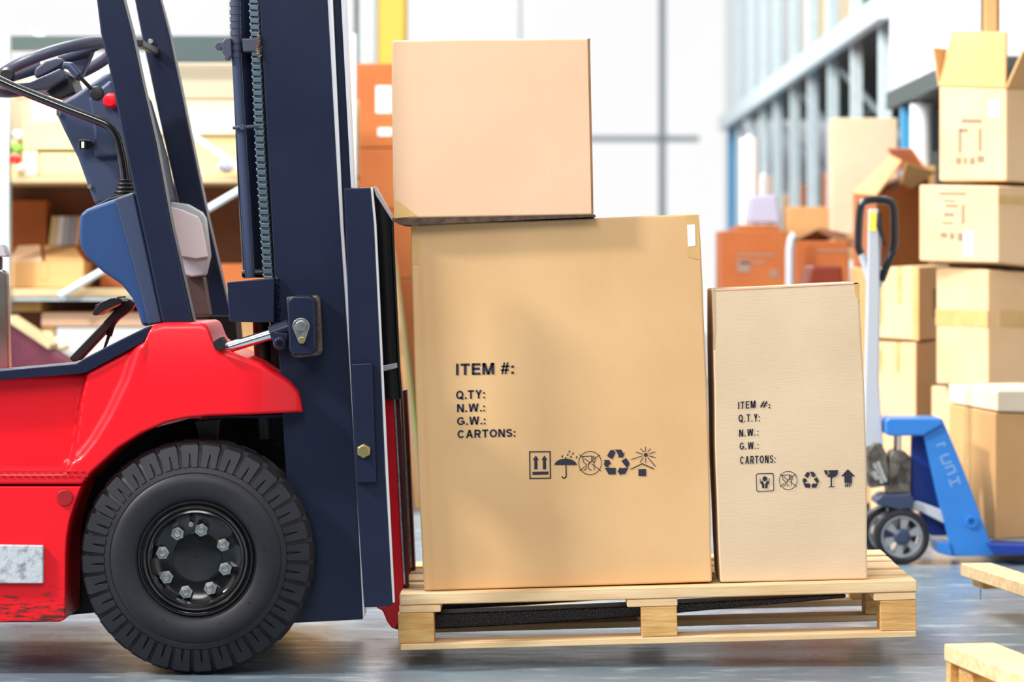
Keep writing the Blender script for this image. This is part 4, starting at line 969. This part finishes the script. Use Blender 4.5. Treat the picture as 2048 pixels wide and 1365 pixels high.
# ------------------------------------------------------------------ storage rack along the right side
XR = 1.50
def zr(z): return CAMZ+(z-.951)*XR/1.30
RK = thing('storage_rack', 'long blue and silver storage rack running back along the right side', 'rack', (XR+.4, 8, 0))
def Dx(px, X=XR): return FPX*X/(px-VX)+CAMY     # depth of a photo column on the rack's front plane
MB().box(XR+.98, XR+1.0, Dx(1805)-1.4, Dx(1450), .1, 2.9).build('back_panel', M['dark_green'], RK)
for px in (1805, 1457):
    y = Dx(px); MB().box(XR, XR+.07, y, y+.10, 0, zr(1.495) if px > 1700 else zr(1.95)).build('upright', M['teal'], RK, label='blue rack upright')
    MB().box(XR+.9, XR+.97, y, y+.10, 0, 2.9).build('upright', M['teal'], RK)
for px in (1758, 1702, 1656, 1616, 1581, 1547, 1521, 1496, 1472):
    y = Dx(px)
    MB().box(XR, XR+.055, y-.02, y+.05, 0, 3.0).build("post", M["galv"], RK, bevel=.004)
    MB().box(XR+.88, XR+.93, y-.02, y+.05, 0, 3.0).build('post', M['dark_beam'], RK)
yb0, yb1 = Dx(1805)-1.0, Dx(1450)
MB().box(XR-.05, XR, 6.2, yb1, zr(1.83), zr(1.93)).build('beam', M['galv'], RK, bevel=.01, label='pale horizontal front beam')
MB().box(XR, XR+.9, 6.2, yb1, zr(1.905), zr(1.93)).build('shelf_deck', M['dark_beam'], RK)
MB().box(XR-.02, XR+.9, 11.3+CAMY, 13.7+CAMY, zr(1.50), zr(1.56)).build('beam', M['dark_beam'], RK)
MB().box(XR+.02, XR+.9, Dx(1805), yb1, 1.00, 1.04).build('shelf_deck', M['dark_beam'], RK)
MB().box(XR+.02, XR+.9, Dx(1805), yb1, .40, .44).build('shelf_deck', M['galv'], RK)
for px in (1758, 1656, 1581, 1521):
    y = Dx(px); b = MB(); b.tube([(XR+.03, y, .1), (XR+.9, y, 1.0)], .018, 8); b.tube([(XR+.9, y, 1.0), (XR+.03, y, zr(1.83))], .018, 8); b.build('rack_brace', M['galv'], RK)
rn = random.Random(3)
kinds = [('cardboard_carton','carton','card_amber','brown carton'),('cardboard_carton','carton','card_orange','orange brown carton'),('storage_bin','bin','dark_green','dark green bin'),('packaging_roll','roll','white','white wrapped roll'),('storage_bin','bin','lilac','lilac grey bin')]
TOP = zr(1.93)
where = {.44: 'bottom', 1.04: 'middle', TOP: 'top'}
order = ['nearest', 'second', 'third', 'fourth', 'fifth', 'sixth', 'seventh', 'eighth', 'ninth']
pxs = [1805, 1758, 1702, 1656, 1616, 1581, 1547, 1521, 1496]
pick = {.44: [0,1,0,4,0,1,0,0,0], 1.04: [2,1,2,4,1,2,1,0,3], TOP: [2,0,2,0,0,0,0,0,0]}
for zz in (.44, 1.04, TOP):
    for i, px in enumerate(pxs):
        nm, ct, mt, ds = kinds[pick[zz][i]]
        if zz == TOP: mt = {'white':'white','card_orange':'card_pink','card_amber':'card_cream'}.get(mt, mt)
        if zz == TOP and (i > 5 or i == 0): continue
        y0 = Dx(px)+.10; hh = rn.uniform(.28, .42) if zz < 1.9 else rn.uniform(.5, .8)
        lab = '%s on the %s level of the right rack in the %s bay' % (ds, where[zz], order[i])
        if nm == 'packaging_roll':
            r = .2; m_ = MB(); c = Vector((XR+.32, y0+.3, zz))
            m_.tube([c+Vector((0,0,.002)), c+Vector((0,0,hh))], r, 24)
            m_.tube([c+Vector((0,0,hh)), c+Vector((0,0,hh+.03))], .05, 16)
            m_.build(nm, M[mt], None, bevel=.008, label=lab, cat=ct)
        else:
            x0 = XR+.10+rn.uniform(0,.1)
            m_ = MB(); m_.hexa([(x0,y0,zz+.001),(x0+.6,y0,zz+.001),(x0+.6,y0,zz+hh),(x0,y0,zz+hh),(x0,y0+.7,zz+.001),(x0+.6,y0+.7,zz+.001),(x0+.6,y0+.7,zz+hh),(x0,y0+.7,zz+hh)])
            o_ = m_.build(nm, M[mt], None, bevel=.008, label=lab, cat=ct)
# big things before the rack
def roll(label, px, yt, yb, wpx, y, mat='white'):
    A, B_ = W(px, yb, y), W(px, yt, y); r = S(wpx/2, y)
    m_ = MB(); m_.tube([A, B_], r, 28); m_.tube([B_, B_+Vector((0,0,.012))], r*.35, 16); m_.tube([A+Vector((0,0,.0)), A+Vector((0,0,.001))], r*.9, 16)
    return m_.build('packaging_roll', M[mat], None, bevel=.004, label=label, cat='roll')
flat_carton('big plain beige carton standing before the right rack', 1664, 1796, 236, 470, 5.94, .16, 'card_pale')
support('carton carrying the big plain beige carton', 1664, 1796, 471, 5.94, .16, 'card_amber')
roll('tall white roll beside the open carton flaps', 1842, 208, 332, 44, 5.4)
MB().box(W(1818,0,5.4).x, W(1866,0,5.4).x, 5.3, 5.55, 0, W(0,333,5.4).z-.001).build('cardboard_carton', M['card_amber'], None, bevel=.006, label='tall narrow carton under the tall white roll', cat='carton')
roll('tall white roll at the left end of the rack', 1499, 276, 450, 40, 6.7)
roll('shorter white roll beside the tall white roll', 1529, 352, 450, 34, 6.9)
MB().box(W(1478,0,6.5).x, W(1560,0,6.5).x, 6.5, 7.1, 0, W(0,451,6.8).z-.002).build('cardboard_carton', M['card_orange'], None, bevel=.006, label='carton under the two white rolls', cat='carton')
roll('small white roll next to the wide orange carton', 1687, 366, 418, 30, Yo+.42)
MB().box(W(1672,0,6.3).x, W(1704,0,6.3).x, 6.3, 6.55, 0, W(0,418,6.42).z-.002).build('cardboard_carton', M['card_orange'], None, label='narrow carton under the small white roll', cat='carton')
# white sheeted goods on the near high level of the rack
zs = zr(1.56)+.002
for x0, x1, D0, D1, nm, m_, lab, ct in ((XR-.01, XR+.7, 12.62, 13.66, 'wrapped_bale', 'white', 'white wrapped bale beside the blue rack upright', 'bale'),
        (XR-.01, XR+.7, 11.72, 12.56, 'wrapped_bale', 'white', 'white wrapped bale above the open carton flaps', 'bale'),
        (XR+.005, XR+.058, 11.32, 11.68, 'wrapped_bale', 'white', 'narrow white bundle left of the high amber carton', 'bale'),
        (XR+.062, XR+.115, 11.32, 11.68, 'cardboard_carton', 'card_amber', 'narrow amber carton standing high behind the raised flaps', 'carton'),
        (XR+.12, XR+.5, 11.32, 11.68, 'wrapped_bale', 'white', 'wide white bundle right of the high amber carton', 'bale')):
    MB().box(x0, x1, D0+CAMY, D1+CAMY, zs, zr(2.7)).build(nm, M[m_], None, bevel=.01, label=lab, cat=ct)
# ------------------------------------------------------------------ yellow curtain frame and cartons behind the mast
Yy = 9.5
MB().prism([(756,-80),(812,-80),(812,760),(756,760)], Yy, Yy+.3).build('steel_column', M['yellow'], None, bevel=.02, label='yellow painted column behind the stacked orange cartons', cat='column')
bpy.data.objects['steel_column'].location.z -= 0
MB().prism([(720,-80),(738,-80),(738,800),(720,800)], Yy+.2, Yy+.3).build('guide_rail', M['galv'], None, label='pale guide rail left of the yellow column', cat='rail')
MB().prism([(708,-80),(716,-80),(716,800),(708,800)], Yy+.2, Yy+.3).build('drain_pipe', M['dark_beam'], None, label='thin dark pipe left of the yellow column', cat='pipe')
Yc = 5.5
labs = ['orange carton with pink label, topmost of the stack behind the mast', 'orange carton in the middle of the stack behind the mast', 'lower orange carton of the stack behind the mast', 'orange carton third from the top of the stack behind the mast','orange carton on the floor under the stack behind the mast']
ys = [126, 296, 420, 560, 770, 985]
for i in range(5):
    yb_ = ys[i+1]-2; 
    flat_carton(labs[[0,1,3,2,4][i]], 707+3*(i % 2), 832+6*(i % 3), ys[i]+1, ys[i+1]-.5, Yc, .4, 'card_orange', white=(((752,172,784,226),(756,256,784,272)) if i == 0 else ()))
# leaning boards
bt = [('card_amber','tan'),('card_cream','cream'),('green','green edged'),('card_orange','orange brown'),('brown_dark','dark brown')]
for i, (mt, ds) in enumerate(bt):
    y = Yc-.75+.062*i; o_ = i*9
    x0, x1 = 775+o_*.5, 812+o_
    zt = W(x0, 470+i*28, y); zb_ = W(830+o_*.8, 0, y); zb_.z = .0
    wd = S(9, y)
    A = [Vector((zt.x, y, zt.z)), Vector((zt.x+wd, y, zt.z-.01)), Vector((zb_.x+wd, y-.0, .002)), Vector((zb_.x, y-.0, .002))]
    MB().loops(A, [p+Vector((0,.055,0)) for p in A]).build('board', M[mt], None, label='%s board leaning beside the large carton' % ds, cat='board', group='boards leaning behind the large carton')
# ------------------------------------------------------------------ shelving at the left
Yl = 4.4
SH = thing('shelving_unit', 'wide steel shelving unit with wooden shelves behind the forklift', 'shelving', (W(200,0,Yl).x, Yl+.35, 0))
def Lp(name, pts, y0, y1, mat, **kw): return MB().prism(pts, y0, y1).build(name, M[mat], SH, bevel=.003, **kw)
zf = lambda px, y: W(px, 0, y)
b = MB(); A = W(-2, 0, Yl); B_ = W(19, 0, Yl); zt = W(0, 68, Yl).z
b.box(A.x, B_.x, Yl-.02, Yl+.05, 0, zt)
for k in range(24): 
    z_ = .05+k*.075
    if z_ < zt-.03: b.box((A.x+B_.x)/2-.008, (A.x+B_.x)/2+.008, Yl-.023, Yl-.019, z_, z_+.03)
b.build('upright', M['galv'], SH, bevel=.003)
for px in (690, -420):
    A = W(px, 0, Yl); MB().box(A.x, A.x+.04, Yl-.02, Yl+.05, 0, zt).build('upright', M['galv'], SH)
X0, X1 = W(-420,0,Yl).x, W(697,0,Yl).x
zt = W(0, 72, Yl).z
MB().box(W(300,0,Yl).x, X1, Yl, Yl+.06, W(0,124,Yl).z, zt).build('beam', M['dark_beam'], SH)
MB().box(X0, W(300,0,Yl).x, Yl+.3, Yl+.36, W(0,100,Yl+.3).z, W(0,72,Yl+.3).z).build('beam', M['dark_beam'], SH)
for yy, th, nm in ((352, 14, 'shelf_board'), (578, 16, 'shelf_board')):
    MB().box(X0, X1, Yl, Yl+.7, W(0,yy+th,Yl).z, W(0,yy,Yl).z).build(nm, M['wood_shade'], SH, bevel=.003)
MB().box(X0, X1, Yl+.01, Yl+.05, W(0,602,Yl).z, W(0,595,Yl).z).build('beam', M['galv'], SH)
zB = W(0,352,Yl+.72).z
MB().box(X0, X1, Yl+.70, Yl+.72, .0, zB+.0).build('back_panel', M['brown_dark'], SH)
MB().box(X0, X1, Yl+.70, Yl+.72, zB, W(0,200,Yl+.72).z).build('back_panel', M['card_yellow'], SH)
def brace(a, c, y=Yl-.03, r=7):
    b = MB(); b.tube([W(a[0],a[1],y), W(c[0],c[1],y)], S(r,y), 10); b.build('cross_brace', M['galv'], SH)
brace((380,268),(560,395)); brace((120,592),(540,345)); brace((60,60),(395,280), Yl+.66); 
G1 = None
def lc(label, x0, x1, yt, yb, y=Yl+.1, d=.4, mat='card_cream', **kw):
    if yb in (577, 349, 350): yb = VY+(CAMZ-W(0, 578 if yb == 577 else 352, Yl).z-.001)*FPX/(y-CAMY)
    return flat_carton(label, x0, x1, yt, yb, y, d, mat, **kw)
lc('long pale flat carton, topmost on the left shelving', 22, 690, 126, 198, Yl+.12, .5, 'card_cream')
lc('long pale flat carton, second down on the left shelving', 22, 690, 200, 270, Yl+.10, .5, 'card_cream')
lc('yellowish flat carton above the upper shelf, behind the far post', 300, 690, 272, 349, Yl+.12, .5, 'card_yellow')
lc('small cream carton above the upper shelf at the left', 46, 180, 240, 300, Yl-.0, .09, 'card_yellow')
lc('small cream carton on the upper shelf at the left', 78, 190, 306, 350, Yl-.0, .09, 'card_yellow')
lc('plain carton supporting the small cream cartons', 46, 76, 302, 350, Yl-.0, .09, 'card_cream')
lc('yellowish carton behind the small cream cartons', 30, 298, 272, 349, Yl+.14, .4, 'card_yellow')
def crumple(name, label, px, py, r, y, mat, cat):
    bm = bmesh.new(); bmesh.ops.create_icosphere(bm, subdivisions=3, radius=1)
    c = W(px, py, y); rr = S(r, y)
    for v in bm.verts:
        n_ = noise.noise(v.co*2.3+c*5); v.co = c+Vector((v.co.x*rr, v.co.y*rr*.8, v.co.z*rr*.75))*(1+.45*n_)
    m_ = MB(); m_.bm.free(); m_.bm = bm; return m_.build(name, M[mat], None, angle=25, label=label, cat=cat)
crumple('plastic_bag', 'blue and white bag on the upper shelf beside the hose', 452, 333, 17, Yl+.05, 'lilac', 'bag')
crumple('plastic_bag', 'green bag on the upper shelf left of the cartons', 33, 298, 12, Yl+.02, 'green', 'bag')
crumple('cloth', 'red cloth on the upper shelf by the upright', 30, 320, 11, Yl+.0, 'red', 'cloth')
crumple('plastic_bag', 'white bag on the upper shelf by the upright', 36, 270, 13, Yl+.03, 'white', 'bag')
crumple('cloth', 'pale cloth on the upper shelf by the upright', 40, 337, 12, Yl+.0, 'card_cream', 'cloth')
# middle level
t = flat_carton('amber carton with folded top on the middle shelf', 18, 168, 524, 577, Yl+.12, .4, 'card_amber', tape=((83,524,96,560),))
open_flap(t, [W(18,524,Yl+.12), W(84,522,Yl+.12), W(80,492,Yl+.35), W(36,494,Yl+.35)], 'card_pink')
open_flap(t, [W(90,522,Yl+.12), W(168,524,Yl+.12), W(150,496,Yl+.35), W(88,493,Yl+.35)], 'card_amber')
for i, (x0, x1, mt, ds) in enumerate(((97,112,'card_yellow','yellow'),(112,124,'white','white'),(125,136,'silver_paint','silver'),(137,147,'lilac','lilac'),(148,158,'card_pink','pink'))):
    MB().prism([(x0+7,432),(x1+6,434),(x1-1,491),(x0,491)], Yl+.54, Yl+.68).build('binder', M[mt], None, label='%s file standing behind the amber carton' % ds, cat='file', group='files on the middle shelf')
lc('carton the files stand on, behind the amber carton', 90, 180, 492, 577, Yl+.54, .14, 'card_orange')
lc('dark orange panel carton left on the middle shelf', 20, 94, 400, 577, Yl+.56, .12, 'card_orange')
lc('amber carton on the middle shelf right of the brace', 200, 330, 500, 577, Yl+.30, .3, 'card_orange')
lc('orange carton at the right end of the middle shelf', 440, 560, 528, 577, Yl+.12, .4, 'card_orange')
# bottom level
lc('flat pinkish carton below the middle shelf', 82, 330, 625, 654, Yl+.12, .4, 'card_pink')
lc('amber carton below the middle shelf at the upright', 22, 80, 603, 624, Yl+.10, .4, 'wood_end')
lc('white carton below the flat pinkish carton', 112, 340, 656, 760, Yl+.12, .4, 'white_wall')
lc('tall amber carton below the middle shelf', 82, 110, 656, 760, Yl+.12, .4, 'card_amber')
lc('dark carton stored low at the upright', 22, 80, 626, 760, Yl+.30, .3, 'brown_dark')
for x0, x1, nm in ((22,340,'long carton on the floor under the shelving'),): lc(nm, x0, x1, 762, 1000, Yl+.06, .5, 'card_amber')
lc('orange carton low on the shelving behind the mast', 345, 680, 610, 1000, Yl+.1, .5, 'card_amber')
crumple('paper', 'crumpled yellow and white paper below the shelf', 118, 690, 20, Yl-.0, 'card_cream', 'paper')
crumple('paper', 'small crumpled yellow paper beside the upright', 96, 674, 13, Yl-.0, 'card_yellow', 'paper')
zf_ = 520+CAMZ*6500/(Yl-.5+7.5)-.3
A = [(14,645),(150,735),(190,772),(190,zf_),(14,zf_)]
MB().prism(A, Yl-.5, Yl-.3).build('panel', M['plum'], None, bevel=.004, label='plum coloured slanting panel before the left shelving', cat='panel')
MB().prism([(14,632),(100,690),(98,700),(14,644)], Yl-.51, Yl-.29).build('batten', M['wood_shade'], None, bevel=.002, label='wooden batten along the plum panel edge', cat='batten')
